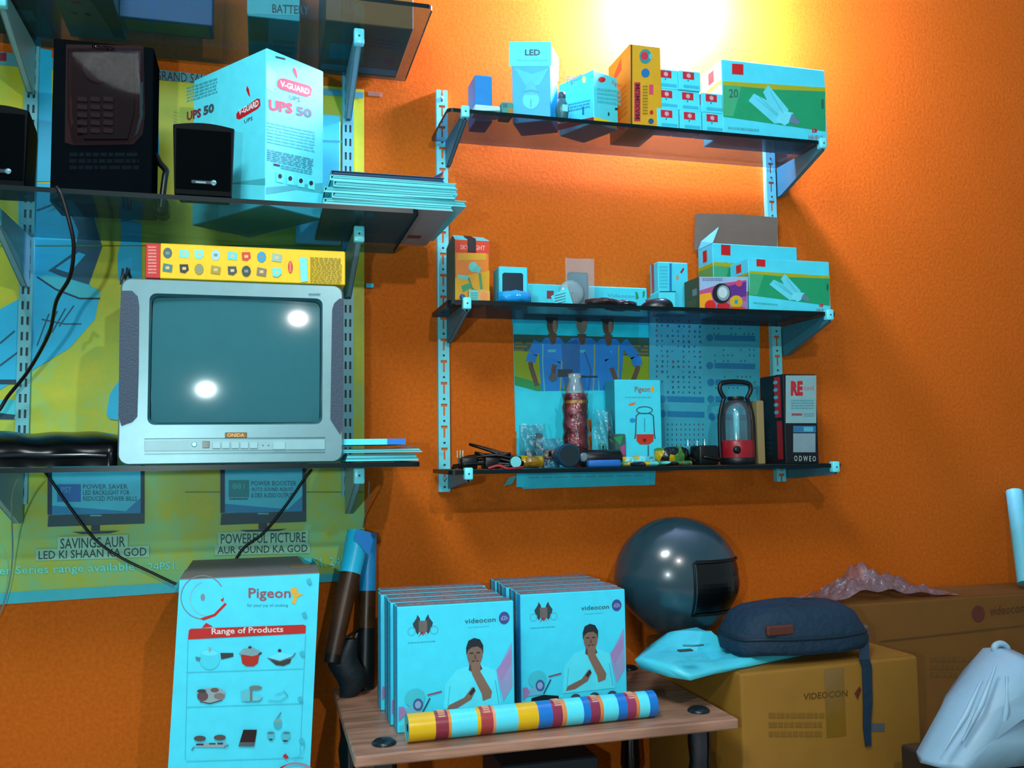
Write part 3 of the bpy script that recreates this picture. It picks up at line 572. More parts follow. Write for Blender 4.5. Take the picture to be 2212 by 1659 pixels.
A_ = tl(420, 960); MB().lathe([(.0048, 0), (.0048, .0035), (.003, .005)], M('9fe0ea', .2, .6), A_, 12, 'y').obj('knob', t)
for k in (568, 580): MB().lathe([(.0014, 0), (.001, .004)], INK, tl(k, 962), 6, 'y').obj('indicator', t)
q = fprint(t, Yt-.0035); q.text('ONIDA', 491, 936, 528, 944, M('e0a040', .3), 0, .03); q.words(667, 634, 692, 639, 1, M('3a7480', .5)); q.done('lettering')
MB().tube([tl(262, 606, .03), tl(266, 592, .03), tl(270, 600, .05), tl(276, 585, .06), tl(282, 600, .07)], .003, INK).obj('aerial_lead', t)
# yellow carton on the set
zt_ = t.location.z+ht
Yk = -.345; t = carton('long_yellow_carton', 'long yellow carton with red end and product pictures on top of the television', 'box', (345, 746, 535, 619), Yk, .11, zt_+.0005, M('e4be00', .45))
dx, dy_, hh = t['dims']; xr = P(314, 565, Yk).x-t.location.x
MB().box(xr, -dx/2+.0015, -dy_/2, dy_/2, 0, hh, M('b81c20', .45), .0012).obj('red_end', t)
q = fprint(t, Yk); q.text('COMPUTER', 318, 590, 325, 540, M('d88070', .5), 0, 0, True) if False else None
q.words(320, 532, 338, 594, 9, M('d88878', .5))
gx = [362, 398, 430, 466, 502, 532, 565, 598]
cols = [('46605c', '8ccad0', '90d8e4', '9ac8cc', '7cc0c8', 'cc3a1c', '3a8cb4', '88b4a8'), ('4e7470', '242830', '8a8a50', '9c9030', '344448', '2c403c', '7c7060', '78d0dc')]
for r_, yb in enumerate((550, 582)):
    for i, X in enumerate(gx):
        dy = (X-345)*.043; m_ = M(cols[r_][i], .5); sh = (i+r_) % 3; yy = yb+dy-4
        if sh == 0: q.ell(X, yy, 10, 12, m_, 10)
        elif sh == 1: q.poly([(X-9, yy-10), (X+11, yy-6), (X+9, yy+10), (X-11, yy+7)], m_)
        else: q.poly([(X-10, yy-9), (X+8, yy-9), (X+10, yy+3), (X+2, yy+10), (X-9, yy+8)], m_)
        q.rect(X-4, yy-3, X+4, yy+3, M('c8b878' if sh else '6a8c8c', .5))
q.ell(627, 577, 5, 13, M('c82c1c', .5)); q.rect(625, 566, 629, 588, M('d87060', .5)); q.poly([(647, 556), (662, 557), (665, 608), (650, 610)], M('90d4dc', .5))
q.words(670, 556, 738, 612, 13, M('8a7a00', .5), 3); q.done('front_print')
# glossy black bag left of the set
Yg = -.33; mb = MB()
def bagf(u, v):
    x = P(-60+312*u, 970, Yg).x; bz = .064*(1-.10*u*u); ph = math.pi*v
    wob = .0025*math.sin(u*8+v*5)+.0012*math.sin(u*19+v*12)
    return (x, -.20-(.125+wob)*math.cos(ph)*(1 if u < .97 else .93), z+max(0, (bz+wob)*math.sin(ph)**.55))
mb.grid(bagf, 30, 24, M('05080a', .2, spec=.16)); a = P(250, 985, -.3)
mb.add([bagf(1, j/16) for j in range(17)], [list(range(17))], M('05080a', .2))
mb.add([bagf(0, j/16) for j in range(17)], [list(range(17))], M('05080a', .2))
t = thing('black_bag', 'glossy black bag lying flat on the shelf left of the television', 'bag', (P(100, 980, Yg).x, -.2, z)); mb.shift(t.location).obj('body', t)
a = P(247, 982, -.31); MB().box(a.x-.012, a.x+.004, -.318, -.30, z+.004, z+.030, M('6a7c70', .35), .005, 2).shift(t.location).obj('zip_end', t)
MB().tube([P(0, 985, -.334), P(60, 983, -.336), P(120, 984, -.336), P(180, 982, -.334), P(230, 985, -.33)], .0035, M('101820', .15, spec=.7)).shift(t.location).obj('piping', t)
# booklets right of the set
BK = [(742, 900, -.33, .016, '5fc0cc', 'lowest pale booklet beside the television on the lowest left shelf'), (735, 912, -.335, .009, '3f7c88', 'dark edged booklet in the middle of the little pile beside the television'), (735, 880, -.33, .011, '52c8e6', 'blue and white booklet on top of the little pile beside the television')]
zz = z
for i, (a, b, Y, hh, col, lab) in enumerate(BK):
    xa = P(a, 980, Y).x; xb = P(b, 980, Y).x; hx_ = (xb-xa)/2
    t = thing('booklet', lab, 'booklet', ((xa+xb)/2, Y+.1, zz), .04*(1-i), 'booklets piled beside the television'); mb = MB()
    for k in range(4): mb.box(-hx_+.001*k, hx_-.002*k, -.1+.001*(k % 2), .1, hh*(.1+.2*k), hh*(.29+.2*k), M(('7cd0d8', '4f9ca8')[k % 2], .6))
    mb.obj('pages', t); MB().grid(lambda u, v: (-hx_-.001+(2*hx_+.002)*u, -.102+.202*v, hh*.92+(.006*max(0, u-.7)/.3 if i == 1 else 0)), 8, 2, M(col, .4)).grid(lambda u, v: (-hx_-.001+(2*hx_+.002)*u, -.102+.202*v, .0002), 2, 2, M(col, .4)).obj('cover', t)
    if i == 2:
        mb2 = MB().box(-hx_-.001, hx_*.1-hx_, -.1035, -.1015, 0, hh, M('1478d0', .4)).box(hx_*.45, hx_, -.1035, -.1015, 0, hh, M('1478d0', .4)).box(hx_*.1-hx_, hx_*.45, -.1033, -.1015, 0, hh, M('6adcf0', .4)); mb2.obj('printed_spine', t)
    zz += hh+(.0065 if i == 1 else .0005)
# hanging cables
def cable(label, pts, r=.0035, m=BLACK, cat='cable', nm='hanging_cable'):
    p0 = Vector(pts[0]); return solo(nm, label, cat, MB().tube(smoothpath(pts), r, m), tuple(p0))
cable('black cable looping down the poster from the speaker shelf at far left', [P(122, 404, -.379), P(134, 425, -.382), P(155, 500, -.37), P(159, 545, -.35), P(150, 600, -.31), P(122, 650, -.26), P(106, 720, -.18), P(62, 800, -.10), P(18, 855, -.07), P(-6, 890, -.07), P(-40, 905, -.08)])
cable('black cable crossing the left printed television and running to the tall white carton', [P(92, 1014, -.02), P(105, 1030, -.016), P(150, 1095, -.014), P(205, 1165, -.014), P(262, 1205, -.014), P(330, 1238, -.015), P(380, 1262, -.018)], .0028)
cable('black cable crossing the right printed television down behind the tall white carton', [P(674, 1014, -.02), P(660, 1030, -.016), P(620, 1088, -.014), P(570, 1150, -.014), P(528, 1182, -.014), P(505, 1215, -.014)], .0028)
cable('thin pale wire drooping in front of the poster at the far left photo edge', [P(38, 1034, -.25), P(26, 1070, -.2), P(26, 1130, -.1), P(27, 1200, -.04), P(20, 1260, -.03), P(2, 1320, -.03), P(-30, 1370, -.03)], .0014, M('7a8a8c', .4), 'wire', 'thin_wire')
cable('thin pale wire hanging below the television shelf at the poster edge', [P(797, 1040, -.2), P(796, 1070, -.12), P(789, 1110, -.03), P(783, 1140, -.02)], .0014, M('8a8a80', .4), 'wire', 'thin_wire')
solo('wall_hook', 'tiny white plastic hook on the orange wall beside the slotted rail', 'hook', MB().box(P(790, 619).x, P(806, 619).x, -.008, -.0004, P(797, 622).z, P(797, 614).z, WHITE, .001), (P(798, 618).x, 0, P(797, 622).z))
solo('clear_strip', 'thin pale clear strip on the orange wall below the top left shelf', 'tape', MB().box(P(795, 202).x, P(826, 204).x, -.0011, -.0005, P(810, 208).z, P(810, 199).z, clear('clear_strip_film', (.95, .9, .9), 2, .1, 1.5, .3, (.8, .5, .4))), (P(810, 204).x, 0, P(810, 208).z))  # thin hazy clear strip lying along the wall
# ------------------------------------------------------------------ top right shelf
z = ZR['top']+.0006; Yf = -.195
t = carton('blue_carton', 'small plain blue carton at the left end of the top right shelf', 'box', (1026, 1063, 163, 236), -.14, .07, z, M('1c7cc0', .45))
t = carton('white_carton', 'flat white slip box lying in front of the small blue carton', 'box', (1026, 1081, 228, 244), -.19, .035, z, M('a4dce4', .4)); fprint(t, -.19).rect(1026, 239, 1081, 241, M('3a6a74', .5)).done('edge_print')
t = carton('small_carton', 'tiny grey green carton between the slip box and the LED lamp box', 'box', (1084, 1109, 221, 249), -.185, .04, z, M('4a8c84', .5)); fprint(t, -.185).rect(1098, 234, 1108, 247, M('a07c20', .5)).rect(1086, 224, 1096, 232, M('3a6c74', .5)).done('front_print')
# LED lamp box, turned so its right side shows
C = P(1190, 256, -.185); C = Vector((C.x, C.y, z)); wl = (P(1190, 170, -.185)-P(1110, 170, -.185)).length/math.cos(math.radians(10)); hl = P(1190, 97, -.185).z-z
t, dr, dl = corner_box('led_lamp_box', 'tall blue and white LED lamp box with printed bulb on the top right shelf', 'box', C, math.radians(11), wl, .085, hl, M('16a8e4', .45))
n1 = Vector((-dl.y, dl.x, 0)); q = Print(t, C, n1)
q.rect(1100, 90, 1191, 143, M('5cd0e4', .5)); q.text('LED', 1134, 107, 1167, 120, M('12506a', .5), 0, .03); q.text('Full colour revolving lamp', 1117, 127, 1183, 135, M('38a4bc', .5))
q.poly([(1112, 147), (1150, 160), (1187, 147), (1165, 185), (1135, 185)], M('38bcec', .45)); q.ell(1147, 216, 18, 20, M('54cdea', .45)); q.poly([(1130, 205), (1140, 180), (1147, 172), (1154, 180), (1164, 205)], M('3cb4dc', .45)); q.line([(1131, 199), (1147, 196), (1163, 199)], 5, M('2c98b8', .45)); q.line([(1147, 215), (1147, 232)], 2, M('2c98b8', .45)); q.done('front_print')
q = Print(t, C, Vector((dr.y, -dr.x, 0))); q.poly([(1190, 97), (1206, 125), (1206, 175), (1190, 143)], M('8cd8e8', .5)); q.done('side_print')
MB().box(.002, .083, .002, wl-.002, hl-.0004, hl+.001, M('5cd0e4', .5)).obj('lid', t)
# small torch lamp
a = PZ(1216, 263, z); rz_ = .013
t = thing('small_bulb', 'small dark capped bulb standing between LED box and white tilted carton', 'bulb', (P(1214, 240, -.185).x, -.185, z))
MB().lathe([(.010, 0), (.013, .004), (.015, .02), (.014, .034), (.009, .045), (.007, .052)], M('2c6a74', .35), n=14).obj('glass_envelope', t)
MB().lathe([(.008, .05), (.009, .052), (.009, .062), (.004, .066)], M('30505a', .4), n=12).obj('cap', t); MB().box(-.004, .009, -.0155, -.012, .016, .032, M('8cd4dc', .5), .001).obj('label', t)
# white cooker carton, turned
C = P(1283, 253, -.192); C = Vector((C.x, C.y, z)); hl = P(1283, 150, -.192).z-z
t, dr, dl = corner_box('white_tilted_carton', 'white kitchen appliance carton set cornerwise on the top right shelf', 'box', C, math.radians(44), .112, .079, hl, M('62d0dc', .55))
q = Print(t, C, Vector((-dl.y, dl.x, 0))); q.text('Pigeon', 1225, 165, 1256, 187, M('3a4a4c', .5), -10, .01); q.ell(1262, 172, 4, 8, YEL, 8); q.words(1228, 225, 1275, 245, 3, M('44888f', .5), -10); q.poly([(1283, 253), (1283, 262), (1205, 282), (1205, 268)], DRED); q.rect(1258, 230, 1262, 248, M('1c6a84', .5)); q.done('left_print')
q = Print(t, C, Vector((dr.y, -dr.x, 0))); q.ell(1300, 172, 8, 6, RED); q.text('Pigeon', 1322, 174, 1344, 186, M('a85058', .5), 6); q.poly([(1283, 252), (1332, 266), (1332, 277), (1283, 262)], YEL); q.poly([(1332, 266), (1352, 272), (1352, 284), (1332, 277)], RED); q.rect(1313, 243, 1316, 250, INK); q.rect(1328, 233, 1334, 238, INK); q.words(1290, 190, 1340, 225, 4, M('52b4c0', .5), 6); q.done('right_print')
q = Print(t, face=((.002, .002, hl), (.075, 0, 0), (0, .108, 0))); q.rect(0, 0, 1, 1, M('8fe0e8', .5)); q.done('lid')
# yellow mobile phone box
t = carton('yellow_phone_box', 'tall yellow box with round coloured pictures beside the small red marked boxes', 'box', (1364, 1429, 98, 281), -.194, .135, z, M('c69a10', .45))
q = fprint(t, -.194); q.line([(1364, 97), (1364, 276)], 3, M('3a3a10', .5)); q.ell(1394, 122, 13, 16, M('3a8080', .5)); q.ell(1392, 121, 8, 9, M('b8283c', .5)); q.ell(1405, 122, 4, 6, M('60b0b8', .5)); q.ell(1394, 158, 9, 10, M('1468a4', .5))
q.rect(1370, 178, 1383, 262, M('b0203c', .5)); q.text('MAXIMUM', 1372, 182, 1382, 258, M('4a1018', .5), 0, .02, True); q.rect(1402, 183, 1411, 204, M('c0405c', .5)); q.words(1388, 185, 1399, 250, 10, M('907410', .5)); q.ell(1407, 243, 4, 5, RED, 8); q.ell(1406, 262, 6, 6, M('1a4c80', .5), 10); q.done('front_print')
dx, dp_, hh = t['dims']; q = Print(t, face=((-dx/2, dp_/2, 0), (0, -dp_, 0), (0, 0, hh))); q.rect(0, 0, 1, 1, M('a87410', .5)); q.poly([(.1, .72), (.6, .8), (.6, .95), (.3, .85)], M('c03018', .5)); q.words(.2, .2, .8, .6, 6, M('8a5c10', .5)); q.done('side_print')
# small lamp boxes in three columns
x0, x1, _, _ = fb(1466, 1513, 240, 287, -.194, z); sw = x1-x0; sh = .0465
src = None; COLS = ((P(1428, 260, -.194).x+.018, 3, 'nearest the yellow box'), ((x0+x1)/2+.002, 3, 'in the middle stack'), (P(1538, 260, -.194).x+.003, 2, 'nearest the big lamp carton'))
ROW = ('bottom', 'second', 'third')
for cx, n, nm in COLS:
    for k in range(n):
        lab = 'small white lamp box with red label, %s of the stack %s' % (('bottom' if k == 0 else 'top' if k == n-1 else 'middle'), nm)
        loc = (cx+random.uniform(-.0012, .0012), -.194+.024+random.uniform(-.002, .002), z+k*(sh+.0006))
        if src is None:
            src = thing('lamp_box', lab, 'box', loc, 0, 'small red labelled lamp boxes on the top right shelf')
            MB().box(-sw/2, sw/2, -.024, .024, 0, sh, M('62d4e4', .5), .001).obj('body', src)
            q = Print(src, face=((-sw/2, -.024, 0), (sw, 0, 0), (0, 0, sh))); q.rect(.18, .55, .70, .92, M('b41c30', .5)); q.rect(.36, .66, .54, .82, M('c8a0a8', .5)); q.rect(.42, .62, .48, .86, M('c8a0a8', .5)); q.rect(.40, .44, .44, .52, INK); q.rect(.2, .12, .92, .26, M('3cb0cc', .5)); q.done('front_print')
            q = Print(src, face=((-sw/2, .024, 0), (0, -.048, 0), (0, 0, sh))); q.rect(.3, .4, .9, .95, M('a01c2c', .5)); q.done('side_print')
        else: clone(src, loc, None, lab)
# big lamp carton
def lampcarton(label, px, Y, dep, zz, watt, logo, openflap=False):
    m_ = M('60cfe2', .5); t = carton('lamp_carton', label, 'box', px, Y, dep, zz, m_, group=None, lidseam=not openflap); L, R, T, B = px; W_ = R-L; H_ = B-T; sl = (W_)*.085
    f = lambda u, v: (L+u*W_, T+(v-.5)*H_*1.0+H_*.5+sl*(u-.5)*(.75 if v < .5 else .75))
    q = fprint(t, Y); G = M('1c9260', .5)
    q.poly([f(0.005, .30), f(.995, .30), f(.995, .84), f(.005, .73)], G); q.poly([f(.005, .26), f(.995, .26), f(.995, .31), f(.5, .33), f(.005, .31)], M('a0a818', .5)); q.poly([f(.005, .31), f(.18, .32), f(.10, .72), f(.005, .72)], M('4ea070', .5))
    a_ = f(.115, .05); q.poly([f(.09, .02), f(.20, .02), f(.20, .16), f(.09, .16)], RED)
    if watt: A_ = f(.06, .36); B_ = f(.15, .47); q.text(watt, A_[0], A_[1], B_[0], B_[1], M('2a6a58', .5), 0, .02)
    LT = M('78ccdc', .5)
    for o_ in (0, .14): q.poly([f(.25+o_, .50-o_*.9), f(.30+o_, .40-o_*.9), f(.60+o_*.25, .58), f(.62, .76), f(.50, .78-o_*.8)], LT)
    q.poly([f(.55, .60), f(.68, .62), f(.69, .70), f(.60, .80), f(.52, .74)], M('88d4e2', .5)); q.poly([f(.67, .63), f(.75, .74), f(.72, .78), f(.64, .74)], M('5a7c98', .5))
    for o_ in (.02, .05, .16): q.line([f(.30+o_, .47-o_*.7), f(.52+o_*.4, .68-o_*.3)], 1.5, M('58b0c0', .5))
    q.words(f(.05, .88)[0], f(.05, .86)[1], f(.35, .9)[0], f(.05, .91)[1], 1, M('52a8b4', .5), sl*.3)
    a_ = f(.885, .84); k = W_*.02; q.poly([(a_[0]-k, a_[1]-k), (a_[0]-k*.4, a_[1]-k), (a_[0]-k*.4, a_[1]+k), (a_[0]-k, a_[1]+k)], RED); q.ell(a_[0]+k*.5, a_[1], k*.9, k, RED, 10); q.rect(a_[0]-k*.4, a_[1]-k*.2, a_[0]+k*.2, a_[1]+k*.2, M('60cfe2', .5))
    b_ = f(.83, .90); c_ = f(.97, .95); q.text(logo, b_[0], b_[1], c_[0], c_[1], M('a04048', .5), 2)
    q.poly([f(.955, .42), f(.975, .42), f(.975, .54), f(.955, .54)], M('1c5c48', .5)); q.done('front_print')
    dx, dp_, hh = t['dims']; q = Print(t, face=((-dx/2, dp_/2, 0), (0, -dp_, 0), (0, 0, hh))); q.rect(0, .28, 1, .70, M('5a9c50', .5)); q.rect(0, .68, 1, .73, M('a0a818', .5)); q.rect(.35, .78, .62, .94, RED); q.words(.2, .4, .8, .6, 2, M('2a5c50', .5)); q.done('side_print')
    return t
lampcarton('large white and green lamp carton at the right end of the top right shelf', (1561, 1784, 140, 303), -.197, .10, z, '20', 'HAVELLS')
# ------------------------------------------------------------------ middle right shelf
z = ZR['mid']+.0006
# orange desk lamp box
Yk = -.185
t = carton('orange_lamp_box', 'tall orange desk lamp box with open white top flap and black strap', 'box', (983, 1057, 519, 657), Yk, .09, z, M('d87818', .45), lidseam=False)
dx, dp_, hh = t['dims']
q = fprint(t, Yk); q.poly([(983, 519), (1057, 521), (1057, 548), (983, 545)], M('cc3818', .5)); q.text('SKY LIGHT', 994, 529, 1048, 539, M('e0a090', .5), 2, .02); q.rect(988, 547, 1050, 562, M('d89818', .5)); q.text('RECHARGEABLE', 990, 550, 1048, 559, M('b8a420', .5), 1); q.poly([(983, 600), (1057, 585), (1057, 658), (983, 658)], M('d09c14', .5))
q.ell(1022, 577, 10, 11, M('7cbcb0', .5)); q.poly([(1020, 585), (1034, 590), (1040, 580), (1030, 572)], M('6cb0a8', .5)); q.line([(1036, 590), (1040, 625)], 6, M('4c8c5c', .5)); q.poly([(988, 593), (1012, 596), (1012, 604), (988, 601)], M('7cbcb0', .5)); q.line([(1012, 600), (1020, 625), (1044, 632)], 4, M('3c8068', .5)); q.poly([(996, 618), (1012, 612), (1018, 622), (1000, 632)], M('3c9060', .5)); q.done('front_print')
q = Print(t, face=((-dx/2, dp_/2, 0), (0, -dp_, 0), (0, 0, hh))); q.rect(0, 0, 1, 1, M('3f7c78', .5)); q.done('side_print')
mb = MB().prism([(-dx/2, -dp_/2, hh), (dx/2, -dp_/2, hh), (dx/2-.002, -dp_/2+.045, hh+.017), (-dx/2+.004, -dp_/2+.045, hh+.019)], (0, 0, .0012), M('70d0d8', .5)); mb.obj('top_flap', t)
MB().prism([(-dx/2, -dp_/2, hh), (-dx/2, dp_/2, hh), (-dx/2+.006, dp_/2-.01, hh+.018), (-dx/2+.004, -dp_/2+.045, hh+.019)], (.001, 0, 0), M('2f4c50', .5)).obj('side_flap', t)
MB().box(-.010, .008, -dp_/2-.0025, -dp_/2-.0012, hh-.026, hh+.002, BLACK, .0004).prism([(-.010, -dp_/2-.0015, hh+.0022), (.008, -dp_/2-.0015, hh+.0022), (.004, -dp_/2+.03, hh+.015), (-.012, -dp_/2+.03, hh+.0155)], (0, 0, .0013), BLACK).obj('strap', t)
solo('blue_ball', 'tiny blue ball on the shelf in front of the orange lamp box', 'ball', MB().lathe([(.0006, -.0065), (.004, -.005), (.0065, 0), (.004, .005), (.0006, .0065)], M('1a5c88', .35), (P(999, 646, -.198).x, -.198, z+.0068), 14), (P(999, 646, -.198).x, -.198, z))
t = carton('small_carton', 'small white and orange carton in front of the orange lamp box', 'box', (1013, 1059, 627, 656), -.197, .012, z, M('d0a050', .5)); q = fprint(t, -.197); q.rect(1013, 627, 1033, 656, M('7cc0b8', .5)); q.words(1017, 632, 1032, 650, 4, M('4a8080', .5)); q.ell(1046, 640, 8, 9, M('e0884a', .5)); q.done('front_print')
# white phone box
t = carton('white_phone_box', 'white phone box with a dark screen picture behind the blue packet', 'box', (1078, 1140, 577, 657), -.14, .05, z, M('52ccde', .5)); q = fprint(t, -.14); q.poly([(1085, 592), (1089, 589), (1127, 590), (1130, 594), (1130, 655), (1085, 655)], M('0c2c3c', .3)); q.done('front_print')
def packet(name, label, cat, px, Y, dep, zz, m, seed=0, hard=.7):
    x0, x1, _, h = fb(*px, Y, zz); h -= zz; rn = random.Random(seed)
    ph = [rn.uniform(0, 6) for _ in range(6)]
    def f(u, v):
        a = 2*math.pi*v; s = math.sin(math.pi*min(max(u, .0), 1))**.35 if 0 < u < 1 else 0.25
        k = 1+.08*math.sin(u*9+ph[0]+2*a)+.06*math.sin(u*23+ph[1]+3*a)
        y = -math.copysign(abs(math.cos(a))**hard, math.cos(a))*dep/2*s*k; zz_ = math.copysign(abs(math.sin(a))**hard, math.sin(a))*h/2*(.75+.25*s)*k
        return (x0+(x1-x0)*u, Y+dep/2+y, zz+max(0.0002, h/2+zz_))
    mb = MB().grid(f, 14, 16, m); mb.add([f(0, j/16) for j in range(16)], [list(range(16))], m); mb.add([f(1, j/16) for j in range(16)], [list(range(16))], m)
    return solo(name, label, cat, mb, ((x0+x1)/2, Y+dep/2, zz))
packet('blue_packet', 'glossy bright blue packet lying in front of the white phone box', 'packet', (1081, 1152, 625, 658), -.2, .045, z, M('1694dc', .2, spec=.6), 1)
# long white flat box
Yk = -.045; t = carton('long_white_box', 'long low white box lying against the wall at the back of the middle shelf', 'box', (1139, 1398, 618, 672), Yk, .04, z, M('52ccde', .5)); q = fprint(t, Yk); q.text('Videocon', 1312, 634, 1372, 642, M('4a90a0', .5), 2); q.poly([(1372, 630), (1377, 632), (1380, 644), (1374, 648)], M('2c8a50', .5)); q.poly([(1388, 630), (1393, 628), (1392, 640), (1388, 644)], M('2c8a50', .5)); q.rect(1181, 628, 1196, 645, M('7a3848', .5)); q.done('front_print')
# clear pouch with device
Yk = -.11; x0, x1, _, h = fb(1222, 1276, 588, 668, Yk, z)
t = thing('pouched_device', 'grey blue handset sealed in a clear pouch standing on the middle shelf', 'device', ((x0+x1)/2, Yk, z)); w2 = (x1-x0)/2*.82; h -= z
MB().box(-w2, w2, -.006, .010, .002, h, M('1c4c5c', .35), .005, 2).obj('handset', t); MB().box(-w2*.75, w2*.7, -.0075, -.0055, h*.45, h*.93, M('1e78a0', .25), .001).obj('display', t); MB().box(-w2*.7, w2*.3, -.0072, -.0055, h*.1, h*.38, M('3a5450', .4), .001).obj('keypad', t)
MB().grid(lambda u, v: ((-1.15+2.3*u)*(x1-x0)/2, -.011-.003*math.sin(5*u+3*v), .001+h*1.32*v), 8, 8, FILMHAZE).obj('pouch_front', t)
# disc in clear case with barcode card
Yk = -.185; x0 = P(1243, 632, Yk).x; t = thing('clear_disc_case', 'round clear plastic case tilted behind a barcode card on the middle shelf', 'case', (x0, Yk+.015, z))
rd = .029
MB().lathe([(rd, 0), (rd*.97, .004), (rd*.6, .006), (rd*.05, .007)], FILMHAZE, (0, .012, rd+.0005), 28, 'y', cap=False).obj('dome', t); MB().lathe([(rd, -.0006), (rd*1.03, .001), (rd*.95, .003)], M('6ab0b8', .25), (0, .012, rd+.0009), 28, 'y', cap=False).obj('rim', t)
t = thing('barcode_card', 'small white card printed with slanted bars leaning on the middle shelf', 'card', (P(1212, 650, -.19).x, -.192, z)); a_ = [P(x, y, -.192)-t.location for x, y in ((1196, 660), (1238, 660), (1226, 620), (1190, 640))]
for v in a_: v.z = max(v.z, .0002)
MB().prism([(v.x, .0, v.z) for v in a_], (0, .001, 0), M('62ccd8', .5)).obj('card', t); q = Print(t, (0, -.192, 0), (0, -1, 0)); q.polys([[(1198, 638+i*6), (1222, 632+i*6), (1222, 633.5+i*6), (1198, 640+i*6)] for i in range(4)], M('4a5c74', .5)); q.done('bars')
# dark cables and a mouse
packet('brown_packet', 'crumpled dark brown packet on the middle shelf right of the clear case', 'packet', (1276, 1345, 641, 668), -.2, .06, z, M('2a1c1e', .45), 4)
packet('dark_glove_case', 'flat black glossy case lying beside the computer mouse', 'case', (1318, 1385, 646, 668), -.16, .06, z, M('0a0f12', .25), 8)
t = thing('computer_mouse', 'black computer mouse on the middle shelf in front of the white box with blue stripe', 'mouse', (P(1420, 660, -.17).x, -.165, z), 1.1)
def mo(u, v):
    a = 2*math.pi*u; r_ = math.sin(math.pi/2*v)
    return (.022*r_*math.cos(a)*(1+.1*math.cos(a)), .038*r_*math.sin(a), .024*math.cos(math.pi/2*v)**.8*(1-.2*math.sin(a)*r_) if v < 1 else 0)
MB().grid(mo, 20, 8, M('0c1014', .3)).obj('shell', t); MB().box(-.0025, .0025, .012, .024, .018, .0235, M('30383c', .4), .001).obj('wheel', t); MB().tube(smoothpath([(0, .036, .005), (0.005, .05, .003), (.02, .055, .003), (.035, .04, .003)]), .002, BLACK).obj('cord', t)
# white box with blue stripe + small white box
Yk = -.10; t = carton('white_striped_box', 'upright white box with a blue stripe left of the bulb box', 'box', (1422, 1487, 567, 665), Yk, .045, z, M('5cccdc', .5)); q = fprint(t, Yk); q.rect(1446, 569, 1451, 629, M('1a78b0', .5)); q.words(1424, 575, 1442, 625, 7, M('4cb4c4', .5)); q.poly([(1469, 588), (1476, 578), (1478, 582), (1472, 591)], DRED); q.ell(1463, 600, 3, 6, M('c89060', .5), 8); q.done('front_print')
dx, dp_, hh = t['dims']; Print(t, face=((-dx/2, dp_/2, 0), (0, -dp_, 0), (0, 0, hh))).rect(.2, 0, .5, 1, M('a05060', .5)).done('side_print')
t = carton('small_carton', 'small plain white carton standing before the box with blue stripe', 'box', (1424, 1460, 629, 670), -.178, .05, z, M('5fd0e0', .5)); fprint(t, -.178).rect(1424, 629, 1460, 631, INK).done('edge_print')
# headlamp box
Yk = -.197; t = carton('headlamp_box', 'colourful headlamp box with a round chrome lamp picture on the middle shelf', 'box', (1511, 1616, 600, 671), Yk, .075, z, M('8c7aa8', .45))
q = fprint(t, Yk); q.rect(1511, 598, 1616, 630, M('8fb4d4', .5)); q.poly([(1511, 628), (1560, 612), (1612, 605), (1612, 650), (1511, 652)], M('b04a80', .5)); q.poly([(1565, 620), (1612, 608), (1612, 640), (1580, 645)], M('5a2c84', .5)); q.poly([(1511, 636), (1535, 632), (1545, 672), (1511, 672)], M('e0a018', .5)); q.ell(1534, 662, 12, 14, M('d02020', .5)); q.ell(1562, 662, 14, 10, M('c01c28', .5)); q.ell(1590, 652, 14, 14, M('c8a814', .5)); q.ell(1590, 652, 4, 5, M('3a8ca0', .5)); q.ell(1596, 612, 7, 7, M('d04858', .5)); q.rect(1578, 663, 1608, 670, M('d04818', .5))
q.ell(1558, 634, 20, 22, M('141c24', .4)); q.ell(1562, 633, 14, 17, M('7c98a0', .3)); q.ell(1561, 632, 10, 12, M('b4d0d4', .3)); q.words(1517, 601, 1560, 608, 2, M('6a7ca8', .5)); q.done('front_print')
dx, dp_, hh = t['dims']; q = Print(t, face=((-dx/2, dp_/2, 0), (0, -dp_, 0), (0, 0, hh))); q.rect(0, 0, 1, 1, M('39421c', .5)); q.rect(.55, .45, .85, .66, M('6a7c84', .5)); q.words(.15, .1, .8, .35, 4, M('555c28', .5)); q.done('side_print')
# opened lamp carton behind
t = lampcarton('opened white and green lamp carton with brown flap standing up, middle right shelf', (1541, 1724, 530, 690), -.098, .075, z, '', 'HAVELLS', True)
q = fprint(t, -.098); q.text('15', 1552, 567, 1572, 582, M('24584c', .5), 0, .02); q.done('watt_print')
dx, dp_, hh = t['dims']; KR = M('6f6658', .7)
lx = lambda x, y, Y: tuple(P(x, y, Y)-t.location)
MB().prism([lx(1500, 540, -.0235), lx(1502, 463, -.0235), lx(1510, 461, -.0235), lx(1600, 463, -.0235), lx(1681, 470, -.0235), lx(1678, 545, -.0235)], (0, .002, 0), KR).obj('back_flap', t)
MB().prism([(-dx/2, -dp_/2, hh), (-dx/2, dp_/2-.002, hh), (-dx/2+.006, dp_/2-.006, hh+.02), (-dx/2+.028, -dp_/2+.02, hh+.045)], (.0015, 0, 0), M('7cb8c4', .5)).obj('side_flap', t)
MB().box(-dx/2+.003, dx/2-.003, -dp_/2+.003, dp_/2-.003, hh-.0002, hh+.0006, M('2a2a26', .8)).obj('inside_shade_sheet', t)  # dark sheet on the closed top paints the shade inside
lampcarton('closed white and green lamp carton at the right end of the middle right shelf', (1618, 1793, 562, 673), -.197, .085, z, '', 'HAVELLS')
